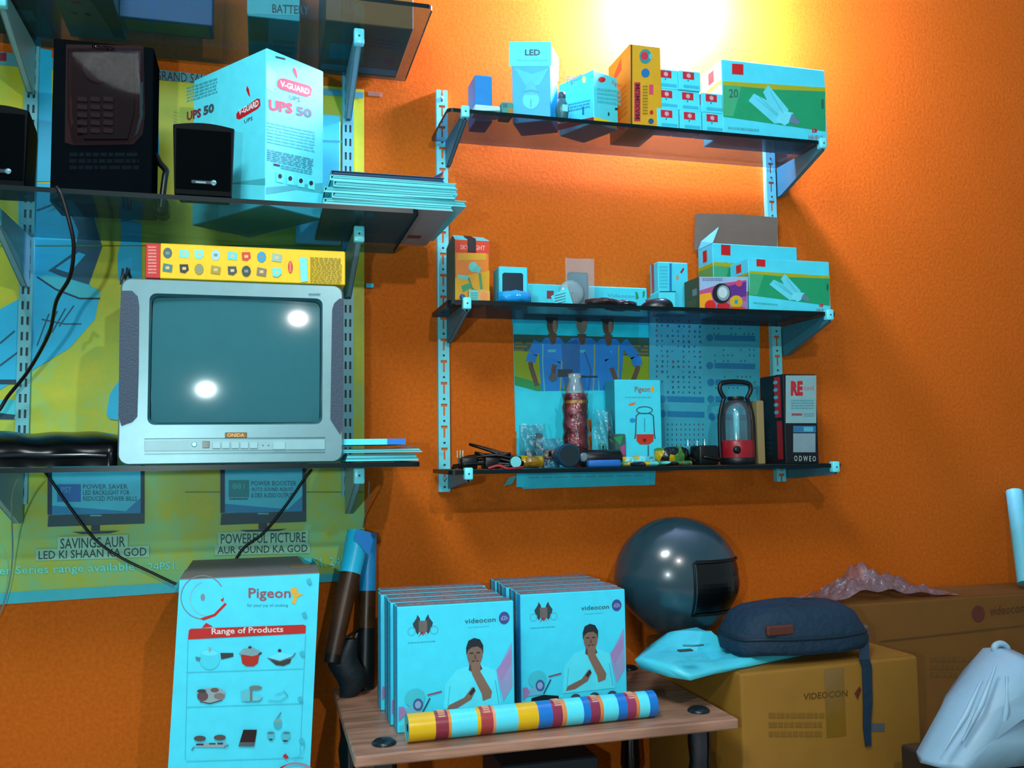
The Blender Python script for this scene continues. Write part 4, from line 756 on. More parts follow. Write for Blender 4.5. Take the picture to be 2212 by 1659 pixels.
# ------------------------------------------------------------------ lowest right shelf
z = ZR['low']+.0006
def tangle(name, label, px, Y, zz, h, n, r, m, seed, cat='cable'):
    rn = random.Random(seed); x0 = P(px[0], 1000, Y).x; x1 = P(px[1], 1000, Y).x; pts = []
    for i in range(n):
        u = (i*.618) % 1; pts.append((x0+(x1-x0)*u, Y+rn.uniform(-.03, .03), zz+r+abs(rn.gauss(.25, .3))*h*(math.sin(math.pi*u)**.6)))
    p0 = ((x0+x1)/2, Y, zz); t = thing(name, label, cat, p0); MB().tube(smoothpath(pts, 5), r, m, 6).shift(p0).obj('cord', t); return t
t = tangle('tangled_charger', 'tangle of black charger leads at the left end of the lowest right shelf', (978, 1128), -.13, z, .055, 26, .0034, BLACK, 5)
o = t.location
for k, (x, y) in enumerate(((1010, 1000), (1060, 992), (1105, 998))): a = P(x, y, -.13); MB().box(a.x-.018, a.x+.018, -.15, -.11, z, z+.026, M('080b0d', .35), .004, 2).shift(o).obj('plug', t)
for x in (988, 994, 1000): a = P(x, 990, -.14); MB().tube([(a.x, -.14, z+.024), (a.x, -.14, z+.040)], .0014, M('a8b4a8', .2, .9), 6).shift(o).obj('plug_pin', t)
a = P(1108, 1000, -.15); MB().lathe([(.01, 0), (.012, .003), (.012, .01)], M('90c8cc', .4), (a.x, -.165, z+.014), 12, 'y').shift(o).obj('pale_plug', t)
solo('red_lead', 'short red lead in front of the tangled black chargers', 'cable', MB().tube(smoothpath([P(1055, 1012, -.18), P(1078, 1006, -.185), P(1098, 1013, -.19), P(1128, 1010, -.18)]), .0035, M('8a1a24', .4)), tuple(PZ(1090, 1012, z)) if False else (P(1090, 1010, -.185).x, -.185, z))
packet('yellow_packet', 'yellow and olive sachet on the lowest right shelf beside the chargers', 'packet', (1118, 1182, 985, 1017), -.15, .05, z, foil(['a8900c', '8a6a18', 'b8a410', '6a8c88'], 35), 11)
def blister(label, px, Y, dep, inner, seed):
    x0, x1, _, h = fb(*px, Y, z); h -= z; t = thing('blister_pack', label, 'blister pack', ((x0+x1)/2, Y, z), 0); hx_ = (x1-x0)/2; rn = random.Random(seed)
    MB().box(-hx_*.8, hx_*.8, dep*.45, dep*.5, 0, h*.97, inner[0], .0005).obj('backing_card', t)
    for k in range(inner[1]): a_ = rn.uniform(-.5, .3)*hx_; b_ = rn.uniform(.05, .5)*h; MB().box(a_, a_+hx_*.5, dep*.1, dep*.4, b_, b_+h*.3, inner[2], .003, 2).obj('content', t)
    ph = rn.uniform(0, 6)
    MB().grid(lambda u, v: ((-1+2*u)*hx_*(1-.12*v*v), -dep*.3*math.sin(math.pi*u)**.5*(1-.5*v)+.004*math.sin(13*u+9*v+ph), max(.0003, h*v)), 14, 12, FILM).obj('clear_shell', t); return t
blister('clear blister pack with grey contents left of the tall red tube', (1122, 1182, 915, 1010), -.10, .045, (M('3a9cb0', .5), 3, M('5a7a88', .4)), 2)
blister('hazy clear blister pack directly beside the tall red tube', (1158, 1222, 945, 1012), -.13, .05, (M('2c8ca4', .5), 2, M('7c6c60', .4)), 3)
blister('clear blister pack right of the orange packet, against the calendar', (1282, 1326, 885, 1000), -.10, .05, (M('3cb4c8', .5), 2, M('3a9c90', .4)), 4)
# tall red tube in clear film
a = P(1244, 960, -.09); zt_ = P(1244, 850, -.09).z-z
t = thing('red_tube_pack', 'tall red tube wrapped in shiny clear film on the lowest right shelf', 'tube', (a.x, -.09, z))
MB().lathe([(.024, .0), (.027, .01), (.0265, zt_*.5), (.025, zt_*.9), (.022, zt_)], foil(['7c1c2c', '8c2430', '6a1828', '94485a'], 60, .3), n=18).obj('tube', t); MB().lathe([(.0262, zt_*.86), (.0264, zt_*.87), (.0264, zt_*.9), (.0258, zt_*.905)], M('c88a30', .4), n=18, cap=False).obj('gold_band', t)
MB().lathe([(.022, zt_), (.020, zt_+.012), (.014, zt_+.03), (.016, zt_+.045)], FILMHAZE, n=16, cap=False).obj('gathered_film', t)
MB().grid(lambda u, v: (.0295*math.cos(2*math.pi*u)*(1+.05*math.sin(31*v+5*u)), .0295*math.sin(2*math.pi*u)*(1+.05*math.sin(27*v)), .001+zt_*v), 22, 24, FILM).obj('clear_film', t)
t = carton('orange_pack', 'narrow orange pack with a white mark behind the red tube', 'pack', (1268, 1291, 906, 1010), -.06, .03, z, M('d8701c', .45)); fprint(t, -.06).poly([(1270, 934), (1288, 928), (1284, 938), (1270, 944)], M('a8b4b0', .5)).done('front_print')
# dark round tape/torch and black device
t = thing('dark_torch', 'dark blue torch with a reflective lens lying on the lowest right shelf', 'torch', (P(1224, 985, -.17).x, -.165, z)); r_ = .026
MB().lathe([(r_*.8, -.03), (r_*.85, 0), (r_, .012), (r_, .022), (r_*.9, .024)], M('0e3a58', .3), (0, .0, r_+.0005), 20, 'y').obj('head', t); MB().lathe([(r_*.86, 0), (r_*.5, -.004), (.002, -.006)], M('2a3c44', .08, .5), (0, -.0245, r_+.0005), 20, 'y').obj('lens', t)
t = thing('black_torch', 'black cylindrical torch with grey end lying across the lowest right shelf', 'torch', (P(1300, 985, -.16).x, -.15, z)); xa = P(1256, 985, -.16).x-t.location.x; xb = P(1344, 985, -.16).x-t.location.x; r_ = .019
MB().lathe([(r_*.8, xa), (r_, xa+.004), (r_, xb-.004), (r_*.7, xb)], M('0a1216', .35), (0, 0, r_+.0004), 18, 'x').obj('barrel', t); MB().lathe([(.010, 0), (.010, .003), (.006, .004)], M('6a8088', .35), (xa+.002, -r_*.9, r_+.003), 14, 'y').obj('button', t)
solo('blue_pen_case', 'slim bright blue case lying in front of the black torch', 'case', MB().box(P(1268, 1004, -.19).x, P(1340, 1006, -.19).x, -.20, -.182, z, z+.016, M('1a64b0', .35), .005, 2), (P(1304, 1004, -.19).x, -.19, z))
t = carton('patterned_box', 'small dark box printed green and pink beside the lantern carton', 'box', (1322, 1352, 938, 1012), -.095, .03, z, M('2c5c58', .5)); q = fprint(t, -.095); q.poly([(1324, 945), (1346, 940), (1340, 962)], M('2c8a50', .5)); q.poly([(1340, 965), (1350, 960), (1350, 985), (1342, 980)], M('a84878', .5)); q.rect(1325, 972, 1336, 990, M('2a78a0', .5)); q.done('front_print')
# lantern carton
Yk = -.085; t = carton('lantern_carton', 'white carton with a red lantern drawing in front of the calendar', 'box', (1329, 1429, 821, 1005), Yk, .06, z, M('52cde2', .5)); q = fprint(t, Yk)
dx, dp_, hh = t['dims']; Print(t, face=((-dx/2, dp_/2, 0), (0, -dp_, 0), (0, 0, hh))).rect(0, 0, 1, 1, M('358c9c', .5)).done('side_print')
q.text('Pigeon', 1371, 835, 1404, 850, M('8a4a40', .5), 0, .01); q.ell(1409, 841, 4, 7, M('e0a418', .5), 8); q.words(1350, 857, 1405, 862, 1, M('5aa8b4', .5)); q.poly([(1358, 872), (1374, 868), (1370, 875), (1358, 877)], M('d07840', .5)); LN = M('23525c', .5)
q.ring(1392, 886, 18, 8.5, 2, LN); q.line([(1374, 898), (1373, 935), (1371, 948)], 2.4, LN); q.line([(1411, 898), (1413, 935), (1415, 948)], 2.4, LN); q.line([(1374, 898), (1380, 893), (1404, 893), (1411, 898)], 2, LN); q.line([(1392, 903), (1392, 932)], 2, M('3c98a8', .5)); q.ell(1366, 908, 6, 5, M('1c88c8', .5)); q.poly([(1374, 938), (1412, 938), (1411, 953), (1402, 960), (1382, 960), (1375, 953)], M('c03020', .5)); q.ell(1392, 951, 4, 4, M('5c1814', .5)); q.line([(1400, 962), (1400, 985)], 3, M('2c6c80', .5)); q.done('front_print')
# bright sachets
packet('bright_sachet', 'yellow and green foil sachet lying lowest in front of the lantern carton', 'sachet', (1345, 1505, 996, 1013), -.19, .06, z, foil(['b8a410', '2c7a48', '78c0c0', 'b8a410', 'a84420', '0e1a1c'], 45), 21)
packet('bright_sachet', 'dark and yellow foil sachet stacked behind the lowest one by the lantern', 'sachet', (1425, 1500, 965, 1004), -.12, .05, z, foil(['10181a', '3c7a34', 'b89c10', '10181a', '5a8c88'], 40), 22)
packet('bright_sachet', 'silvery crinkled sachet at the foot of the lantern carton', 'sachet', (1346, 1420, 985, 1008), -.13, .03, z, foil(['6cb4b8', '8cccd0', 'b8a420', '4a8c90'], 60, .15), 23)
t = tangle('coiled_adapter', 'heap of black adapters and coiled leads left of the red lantern', (1492, 1552), -.13, z, .05, 20, .004, BLACK, 9, 'adapter'); o = t.location
a = P(1520, 985, -.13); MB().box(a.x-.026, a.x+.024, -.16, -.11, z, z+.045, M('060a0c', .35), .005, 2).shift(o).obj('adapter_block', t)
for x in (1486, 1506, 1522): a = P(x, 960, -.14); MB().tube([(a.x, -.14, z+.043), (a.x, -.14, z+.058)], .0018, M('a8d0d8', .15, .9), 6).shift(o).obj('plug_pin', t)
# red emergency lantern
a = P(1593, 990, -.135); t = thing('camping_lantern', 'red based camping lantern with clear dome and black handle', 'lantern', (a.x, -.135, z)); R_ = .040
MB().lathe([(R_*.95, 0), (R_*1.02, .004), (R_*1.02, .014), (R_*.98, .016)], M('0a1216', .4), n=24).obj('foot_ring', t)
MB().lathe([(R_*.98, .016), (R_*1.0, .03), (R_*.98, .052), (R_*.92, .056)], M('8e1420', .35), n=24).obj('base', t)
MB().lathe([(R_*.92, .056), (R_*.93, .10), (R_*.88, .125), (R_*.70, .143), (R_*.4, .15)], clear('lantern_dome', (.86, .92, .93), 1.8, .06, 1.5, .10, (.3, .45, .5)), n=24, cap=False).obj('dome', t)
MB().lathe([(.004, .056), (.0075, .06), (.0075, .12), (.004, .126)], M('9cdce8', .2, spec=.7), n=12).obj('tube_lamp', t)
MB().lathe([(R_*.42, .148), (R_*.5, .153), (R_*.45, .158)], M('0a1216', .4), n=16).obj('top_cap', t)
for s_ in (-1, 1): MB().tube(smoothpath([(s_*R_*1.08, 0, .012), (s_*R_*1.1, 0, .06), (s_*R_*1.06, 0, .11), (s_*R_*.86, 0, .143), (s_*R_*.72, 0, .156)]), .0048, M('081014', .4)).obj('side_arm', t)
MB().tube(smoothpath([(-R_*.72, 0, .154), (-R_*.95, 0, .168), (-R_*1.0, 0, .18), (-R_*.8, 0, .19), (0, 0, .1935), (R_*.8, 0, .19), (R_*1.0, 0, .18), (R_*.95, 0, .168), (R_*.72, 0, .154)]), .0055, M('081014', .4)).obj('handle', t)
MB().lathe([(.009, 0), (.009, .004), (.004, .006)], M('0a1014', .35), (-.02, -R_*.84, .034), 14, 'y').obj('switch', t)
# black and red box
Yk = -.16; t = carton('black_red_box', 'black and red box with a white label at the right end of the lowest shelf', 'box', (1695, 1766, 809, 1001), Yk, .105, z, M('0a1216', .45))
q = fprint(t, Yk); q.rect(1697, 811, 1763, 914, M('7ca8ac', .5)); q.text('RE', 1708, 823, 1734, 855, M('b02028', .5), 0, .06); q.text('cool', 1736, 832, 1758, 843, M('b84a48', .5)); q.words(1709, 864, 1758, 886, 4, M('5c8c94', .5)); q.words(1710, 893, 1732, 902, 1, M('8a2c30', .5)); q.words(1736, 893, 1758, 902, 2, M('5c8c94', .5))
q.rect(1713, 920, 1762, 934, M('2c6c98', .5)); q.rect(1736, 922, 1756, 932, M('6aa4b4', .5)); q.rect(1713, 936, 1761, 977, M('7a98a0', .5)); q.text('O D W E O', 1715, 984, 1762, 996, M('9cb0b0', .5), 1, .02); q.done('front_print')
dx, dp_, hh = t['dims']; q = Print(t, face=((-dx/2, dp_/2, 0), (0, -dp_, 0), (0, 0, hh))); q.rect(.62, .52, .88, .98, M('a01c24', .5)); q.rect(.68, .05, .90, .48, M('8c1820', .5))
for k in range(5): q.ell(.68, .58+.085*k, .10, .022, M('6aa0ac', .5), 8)
q.words(.1, .1, .5, .4, 5, M('1c2a30', .5)); q.done('side_print')
t = carton('cream_card_pack', 'thin cream card pack wedged between lantern and black red box', 'pack', (1637, 1652, 866, 1003), -.14, .05, z, M('8c7c50', .6))
solo('calendar_slip', 'loose slip of paper stuck on the wall under the lowest right shelf', 'paper', MB().prism([P(1088, 1050, -.004), P(1100, 1032, -.012), P(1116, 1028, -.014), P(1106, 1045, -.006)], (0, .0006, 0), M('50a4b0', .5)), (P(1100, 1040).x, 0, P(1090, 1050).z))
# ------------------------------------------------------------------ table
ZT = .659
WD = bpy.data.materials.new('table_wood'); WD.use_nodes = True; nt = WD.node_tree; b = nt.nodes['Principled BSDF']
tc = nt.nodes.new('ShaderNodeTexCoord'); mp = nt.nodes.new('ShaderNodeMapping'); mp.inputs['Scale'].default_value = (2, 18, 18)
n = nt.nodes.new('ShaderNodeTexNoise'); n.inputs['Scale'].default_value = 4; n.inputs['Detail'].default_value = 5; cr = nt.nodes.new('ShaderNodeValToRGB')
cr.color_ramp.elements[0].color = (*lin('84604a'), 1); cr.color_ramp.elements[1].color = (*lin('b0826a'), 1); cr.color_ramp.elements[0].position = .35; cr.color_ramp.elements[1].position = .65
nt.links.new(tc.outputs['Object'], mp.inputs[0]); nt.links.new(mp.outputs[0], n.inputs['Vector']); nt.links.new(n.outputs['Fac'], cr.inputs[0]); nt.links.new(cr.outputs[0], b.inputs['Base Color']); b.inputs['Roughness'].default_value = .4
TX0, TX1, TY0, TY1 = .150, .848, -.506, -.045
t = thing('side_table', 'wooden topped trolley table with black post legs below the right shelves', 'table', ((TX0+TX1)/2, (TY0+TY1)/2, 0)); o = t.location
MB().box(TX0, TX1, TY0, TY1, ZT-.019, ZT, WD, .003).shift(o).obj('tabletop', t)
MB().box(TX0+.02, TX1-.02, TY0+.02, TY1-.02, .36, .375, WD, .003).shift(o).obj('lower_shelf', t)
for x, y in ((.205, -.453), (.182, -.078), (.800, -.440), (.805, -.085)):
    prof = [(.022, 0), (.022, .05), (.016, .06), (.016, .30), (.022, .31), (.022, .355), (.024, .36), (.024, .38), (.018, .39), (.016, .43), (.023, .45), (.020, .50), (.024, .54), (.019, .57), (.022, .60), (.022, ZT-.019)]
    g = MB().lathe(prof, M('080d10', .12, spec=.7), (x, y, 0), 16).shift(o).obj('leg', t)
    MB().lathe([(.021, ZT), (.021, ZT+.003), (.016, ZT+.007), (.004, ZT+.009)], M('131f26', .3), (x, y, 0), 16).shift(o).obj('cap', t)
t = shelfbox('dark_carton', 'dark low carton on the lower tier of the trolley table', 'box', P(1085, 1650, -.25).x, P(1292, 1650, -.25).x, -.25, .17, P(1190, 1645, -.25).z-.376, M('14242c', .5), .3755)
Print(t, face=((-.08, -.085, .05), (.16, 0, 0), (0, 0, .1))).words(.1, .2, .9, .8, 3, M('3a5058', .5)).done('front_print')
# ------------------------------------------------------------------ set-top boxes: two rows
def stb_box(label, loc, w_, d_, h_):
    t = thing('receiver_box', label, 'box', loc, 0, 'white receiver boxes standing on the trolley table')
    MB().box(-w_/2, w_/2, -d_/2, d_/2, 0, h_, M('52d2ea', .5), .0015).obj('body', t)
    TP = M('7c7078', .6); q = Print(t, face=((-w_/2, -d_/2, h_), (w_, 0, 0), (0, d_, 0))); q.rect(.01, .12, .99, .97, TP); q.words(.1, .35, .9, .7, 1, M('9a9498', .6)); q.rect(.02, .02, .98, .09, M('78d0dc', .5)); q.done('top_print')
    q = Print(t, face=((-w_/2, d_/2, 0), (0, -d_, 0), (0, 0, h_))); q.rect(.0, .0, .28, 1, M('5c6c74', .5)); q.rect(.55, .0, 1, 1, M('30a4dc', .45)); q.words(.3, .1, .5, .9, 14, M('7cc0cc', .5)); q.done('side_print')
    q = Print(t, face=((-w_/2, -d_/2, 0), (w_, 0, 0), (0, 0, h_))); f = q
    CR = M('2c4048', .5); q.poly([(.13, .86), (.16, .90), (.17, .93), (.19, .90), (.20, .82), (.17, .77), (.14, .82)], CR); q.poly([(.30, .86), (.27, .90), (.26, .93), (.24, .90), (.22, .82), (.26, .77), (.29, .82)], CR); q.poly([(.18, .88), (.25, .88), (.25, .80), (.215, .76), (.18, .80)], M('6a6460', .5)); q.polys([[(.18, .76), (.215, .80), (.25, .76), (.215, .785)], [(.17, .74), (.215, .79), (.20, .785)]], M('c03038', .5)); q.ring(.12, .80, .035, .035, .008, M('5ab4c4', .5)); q.ring(.31, .80, .035, .035, .008, M('5ab4c4', .5)); q.words(.09, .705, .32, .72, 1, M('4aa0b0', .5))
    q.text('videocon', .58, .84, .86, .87, M('34626e', .5), 0, .01) if False else q.text('videocon', .57, .875, .84, .835, M('34626e', .5), 0, .01); q.ell(.915, .862, .047, .052, M('3a4c8c', .5)); q.text('d2h', .885, .88, .945, .845, M('a8bcd8', .5)); q.words(.60, .80, .78, .81, 1, M('5ab4c4', .5))
    # man in white resting chin on hand
    SH = M('6cdcf0', .5); SHD = M('44b4c8', .5); SK = M('7c6254', .5); SK2 = M('5c463c', .5)
    q.poly([(.84, .42), (.98, .66), (.98, .30), (.90, .18)], M('8f98c4', .5)); q.poly([(.84, .44), (.98, .60), (.97, .48), (.88, .34)], M('9c84b8', .5))
    q.poly([(.38, .13), (.40, .36), (.50, .47), (.60, .49), (.72, .49), (.84, .44), (.88, .14)], SH); q.line([(.44, .34), (.42, .16)], .006, SHD); q.line([(.83, .36), (.86, .16)], .008, SHD); q.line([(.6, .46), (.66, .40)], .006, SHD)
    q.poly([(.60, .46), (.61, .52), (.69, .52), (.72, .46), (.66, .42)], SK2); q.ell(.655, .585, .068, .105, SK); q.poly([(.582, .58), (.580, .64), (.60, .695), (.65, .715), (.70, .70), (.728, .65), (.726, .58), (.715, .62), (.68, .645), (.63, .64), (.598, .62)], HAIR)
    q.rects([(.61, .588, .643, .598), (.668, .588, .70, .598)], HAIR); q.poly([(.652, .58), (.662, .58), (.668, .545), (.648, .545)], SK2); q.rect(.63, .522, .685, .531, M('30201c', .5))
    q.poly([(.62, .51), (.66, .53), (.70, .51), (.70, .44), (.80, .27), (.79, .22), (.72, .20), (.71, .26), (.63, .42)], M('846858', .5)); q.poly([(.41, .15), (.43, .19), (.56, .24), (.63, .32), (.66, .29), (.62, .22), (.50, .16)], SK); q.poly([(.60, .27), (.645, .32), (.655, .29), (.62, .25)], INK)
    q.ell(.145, .27, .085, .075, M('54bccc', .5)); q.poly([(.02, .13), (.08, .20), (.20, .22), (.18, .14)], M('7fb0cc', .5)); q.ell(.17, .215, .042, .05, M('3c5c98', .5)); q.ell(.17, .215, .026, .03, M('88a8d0', .5)); q.line([(.20, .14), (.27, .26)], .012, M('28485c', .5)); q.line([(.25, .285), (.37, .305)], .012, M('94405c', .5)); q.poly([(.01, .10), (.08, .16), (.05, .21), (.01, .21)], M('9a7cb4', .5))
    q.poly([(.08, .055), (.09, .115), (.20, .135), (.34, .115), (.345, .05), (.12, .03)], M('101e24', .35)); q.rect(.10, .05, .32, .06, M('2c4c54', .4))
    for X in (.50, .68, .85): q.ell(X, .075, .05, .045, M('34445c', .5)); q.ell(X, .06, .03, .026, M('7c88b4', .5))
    q.done('front_print'); return t
xa = P(858, 1445, -.405).x; xb = P(1111, 1440, -.405).x; wL = xb-xa; hL = P(985, 1305, -.405).z-ZT
xc = P(1119, 1395, -.345).x; xd = P(1358, 1390, -.345).x; wR = wL; hR = hL; TH = .046
src = stb_box('foremost white receiver box of the left row, just behind the printed roll', ((xa+xb)/2, -.405+TH/2, ZT+.0005), wL, TH, hL)
ORD = ('second', 'third', 'fourth', 'rearmost')
for k in range(1, 5): clone(src, ((xa+xb)/2-[0, .005, .003, .010, .004][k], -.405+TH/2+k*(TH+.0045), ZT+.0005), None, '%s white receiver box from the front in the left row' % ORD[k-1])
for k in range(0, 5): clone(src, (max((xc+xd)/2, (xa+xb)/2+wL+.004)+[0, .004, -.002, .003, .0][k], -.345+TH/2+k*(TH+.0025), ZT+.0005), None, ('foremost' if k == 0 else ORD[k-1])+' white receiver box from the front in the right row, nearer the helmet')
# printed roll
A_ = PZ(880, 1606, ZT); B_ = PZ(1412, 1548, ZT); rd = .0235
A_ = Vector((A_.x, A_.y+.006, ZT+rd+.0005)); B_ = Vector((B_.x, A_.y+.012, ZT+rd+.0005)); ax = (B_-A_); Lr = ax.length
t = thing('printed_roll', 'yellow and blue printed roll lying across the front of the trolley table', 'roll', tuple(A_-Vector((0, 0, rd))), math.atan2(ax.y, ax.x))
SEG = [(870, 925, 'e0b400'), (925, 952, '8a2c3c'), (952, 958, 'e08830'), (958, 1012, '70d8e8'), (1012, 1020, 'e0b400'), (1020, 1046, 'a83c3c'), (1046, 1052, 'e89870'), (1052, 1100, '70d8e8'), (1100, 1145, 'e0b400'), (1145, 1176, '1470c0'), (1176, 1198, '8a2c4c'), (1198, 1208, 'd88c48'), (1208, 1246, '74dcec'), (1246, 1262, '1470c0'), (1262, 1284, '8a3050'), (1284, 1292, 'd88440'), (1292, 1326, '74dcec'), (1326, 1347, '1470c0'), (1347, 1368, '94345c'), (1368, 1376, 'd8843c'), (1376, 1400, '74dcec'), (1400, 1420, '1470c0')]
for i, (a, b_, col) in enumerate(SEG):
    f0 = (a-870)/550*Lr; f1 = (b_-870)/550*Lr; mb = MB().lathe([(rd, f0), (rd, f1)], M(col, .28, spec=.6), (0, 0, rd), 24, 'x', cap=False); mb.obj('wrapper_band', t)
MB().lathe([(rd*.3, .001), (rd*.55, 0), (rd*.99, .0005)], M('58c4d4', .5), (0, 0, rd), 24, 'x', cap=False).lathe([(rd*.3, Lr-.001), (rd*.99, Lr)], M('1470c0', .4), (0, 0, rd), 24, 'x').obj('roll_end', t)
mb = MB()
for (a, b_, col) in SEG:
    if b_-a > 20 and col[0] in '89a': 
        f0 = (a-870)/550*Lr
        for k in range(7): an = math.radians(180+8+k*11); y_, z_ = rd*1.004*math.cos(an-math.pi/2-.6), rd*1.004*math.sin(an-math.pi/2-.6); mb.box(f0+.006, f0+.018, y_-.0008, y_+.0008, rd+z_-.001, rd+z_+.001, M('e0b090', .4))
mb.obj('small_lettering', t)['kind'] = 'stuff'
# rolled posters leaning at the table's rear left corner
def rollup(label, a, b_, r0_, r1_, segs):
    a = Vector(a); b_ = Vector(b_); t = thing('rolled_poster', label, 'poster', tuple(b_))
    for f0, f1, m_, nm in segs:
        pts = [a.lerp(b_, f0+(f1-f0)*k/3)-b_ for k in range(4)]; MB().tube(pts, [r0_+(r1_-r0_)*(f0+(f1-f0)*k/3) for k in range(4)], m_, 18, cap=(nm == 'lower_end')).obj(nm, t)
    return t
DKP = M('3c2410', .35, var=.7, scale=28)
a = P(775, 1150, -.085); b_ = P(716, 1432, -.165)
t = rollup('slim dark rolled poster with white and blue top leaning left of the receiver boxes', a, b_, .025, .0155, [(0, .33, M('2cc4ec', .35), 'white_sleeve'), (.33, .94, DKP, 'printed_wrap'), (.94, 1, M('14100c', .4), 'lower_end')])
d = (Vector(b_)-Vector(a)); q = Print(t, tuple(P(760, 1190, -.12)), (0, -1, 0)); q.text('Sky', 764, 1205, 784, 1190, M('1c5068', .5), 12) if False else None
q.text('JBL', 762, 1200, 778, 1212, M('1c5468', .5), 8, .02) if False else q.words(762, 1192, 776, 1206, 2, M('2a6478', .5), 8); q.poly([(770, 1142), (800, 1150), (806, 1168), (796, 1200), (780, 1180), (764, 1165)], M('1484d4', .4)); q.done('top_print')
a = P(797, 1152, -.024); b2 = P(786, 1480, -.055); b2.z = ZT+.001; b2.y = -.075
rollup('second rolled poster with blue top standing upright behind the slim dark one', a, b2, .017, .02, [(0, .38, M('1c90cc', .35), 'blue_sleeve'), (.38, .62, DKP, 'printed_wrap'), (.62, 1, M('0c1418', .4), 'lower_end')])
t = thing('black_pouch', 'black cloth pouch slumped behind the left row of receiver boxes', 'pouch', (P(762, 1440, -.11).x, -.125, ZT))
def pf(u, v):
    a_ = 2*math.pi*u; hh_ = .115; r_ = math.sin(math.pi*(.12+.80*v))**.7
    return (.033*r_*math.cos(a_)-.012+.01*math.sin(7*v), .026*r_*math.sin(a_), hh_*v+.0005)
MB().grid(pf, 16, 12, M('0a1a20', .6, bump=.3)).obj('cloth', t); MB().tube([pf(.1, 1), Vector(pf(.1, 1))+Vector((.01, 0, .02)), pf(.45, 1)], .003, BLACK).obj('draw_cord', t)
# ------------------------------------------------------------------ tall white carton, left
Yk = -.30; Yr = -.035
xa = P(388, 1247, Yk).x; xb = P(690, 1245, Yk).x; zt_ = P(540, 1246, Yk).z; ca = (xa+xb)/2; hx_ = (xb-xa)/2
t = thing('tall_white_carton', 'tall white kitchenware carton with pictures of pots on its front', 'box', (ca, (Yk+Yr)/2, 0)); dy2 = (Yr-Yk)/2; sk = .045
def sx(zv): return sk*(zv-zt_)                      # the carton leans a little
mb = MB(); V = []
for zv in (0, zt_):
    for x, y in ((-hx_, -dy2), (hx_, -dy2), (hx_, dy2), (-hx_, dy2)): V.append((x+sx(zv), y, zv))
W2 = M('5fd6ec', .5); mb.add(V, [(0, 1, 5, 4), (1, 2, 6, 5), (2, 3, 7, 6), (3, 0, 4, 7), (0, 3, 2, 1)], W2); mb.obj('body', t)
TPF = M('7c7a7c', .6, bump=.15)
MB().prism([(-hx_, -dy2, zt_), (hx_, -dy2, zt_), (hx_, .0, zt_+.001), (-hx_, .0, zt_+.001)], (0, 0, .002), TPF).obj('top_flap', t); MB().prism([(-hx_+.002, .002, zt_), (hx_-.02, .002, zt_), (hx_-.03, dy2, zt_+.004), (-hx_+.004, dy2, zt_+.004)], (0, 0, .002), TPF).obj('top_flap', t)
MB().box(hx_-.05, hx_-.012, -.05, -.012, zt_+.0032, zt_+.0042, M('8a7050', .5)).obj('tape_patch', t)
q = Print(t, (0, Yk, 0), (0, -1, 0), lift=.0008)
RI = M('a8505c', .5); q.ring(438, 1290, 48, 48, 2, M('7c7c88', .5), 20, 330); q.ring(448, 1293, 38, 38, 1.5, M('8cb8c4', .5), 10, 250); q.poly([(432, 1336), (462, 1326), (486, 1302), (490, 1305), (466, 1330), (440, 1340)], RED); q.ell(438, 1290, 5, 8, M('7a8c94', .5), 8); q.poly([(476, 1296), (484, 1290), (482, 1300)], RED)
q.text('Pigeon', 537, 1270, 628, 1298, M('92525c', .5), 0, .012); q.poly([(626, 1272), (640, 1268), (644, 1280), (655, 1284), (642, 1290), (638, 1306), (630, 1302), (634, 1290)], M('e0b03c', .5)); q.text('for your joy of cooking', 534, 1304, 622, 1312, M('3a8494', .5), 0)
q.poly([(408, 1362), (412, 1358), (656, 1349), (661, 1352), (660, 1368), (406, 1381)], M('bc2018', .5)); q.text('Range of Products', 457, 1357, 612, 1374, M('d8d0d0', .5), -5, .02); q.poly([(436, 1356), (445, 1345), (460, 1353)], RED)
FR = M('52b8c8', .5); q.line([(406, 1382), (400, 1640)], 1.5, FR); q.line([(660, 1370), (648, 1625)], 1.5, FR)
for y in (1448, 1523, 1640): q.line([(402, y+4), (655, y-4)], 1.5, FR)
DKK = M('3a3434', .5); ST = M('8ca8ac', .5); LS = M('7cdcec', .5)
q.ell(453, 1424, 22, 22, M('58cce0', .5)); q.ell(453, 1410, 17, 6, LS); q.rect(451, 1398, 456, 1408, ST); q.poly([(476, 1410), (504, 1410), (504, 1418), (478, 1424)], DKK); q.poly([(422, 1418), (434, 1420), (432, 1428), (424, 1426)], GREY)
q.poly([(520, 1414), (560, 1414), (557, 1432), (548, 1439), (532, 1439), (523, 1432)], M('b02414', .5)); q.poly([(515, 1412), (525, 1401), (545, 1398), (560, 1405), (564, 1412), (545, 1417)], M('78a4ac', .5)); q.ell(540, 1398, 4, 3, DKK, 8); q.line([(558, 1414), (565, 1409)], 4, DKK)
q.poly([(580, 1422), (605, 1428), (630, 1420), (626, 1432), (612, 1438), (596, 1436)], DKK); q.poly([(578, 1421), (603, 1408), (632, 1414), (638, 1410), (630, 1421), (605, 1428)], LS); q.ell(604, 1405, 4, 4, DKK, 8); q.line([(578, 1421), (605, 1428), (632, 1418), (638, 1410)], 2.5, M('5a6c70', .5))
q.poly([(424, 1495), (440, 1487), (470, 1484), (488, 1494), (480, 1512), (450, 1518), (430, 1512)], ST); q.ell(438, 1503, 12, 11, M('5c484c', .5)); q.ell(436, 1492, 10, 4, M('3c3c40', .5)); q.ell(464, 1490, 9, 5, M('6a5450', .5)); q.ell(474, 1503, 12, 7, M('7a7470', .5)); q.line([(432, 1515), (455, 1519), (480, 1511)], 2, DKK)
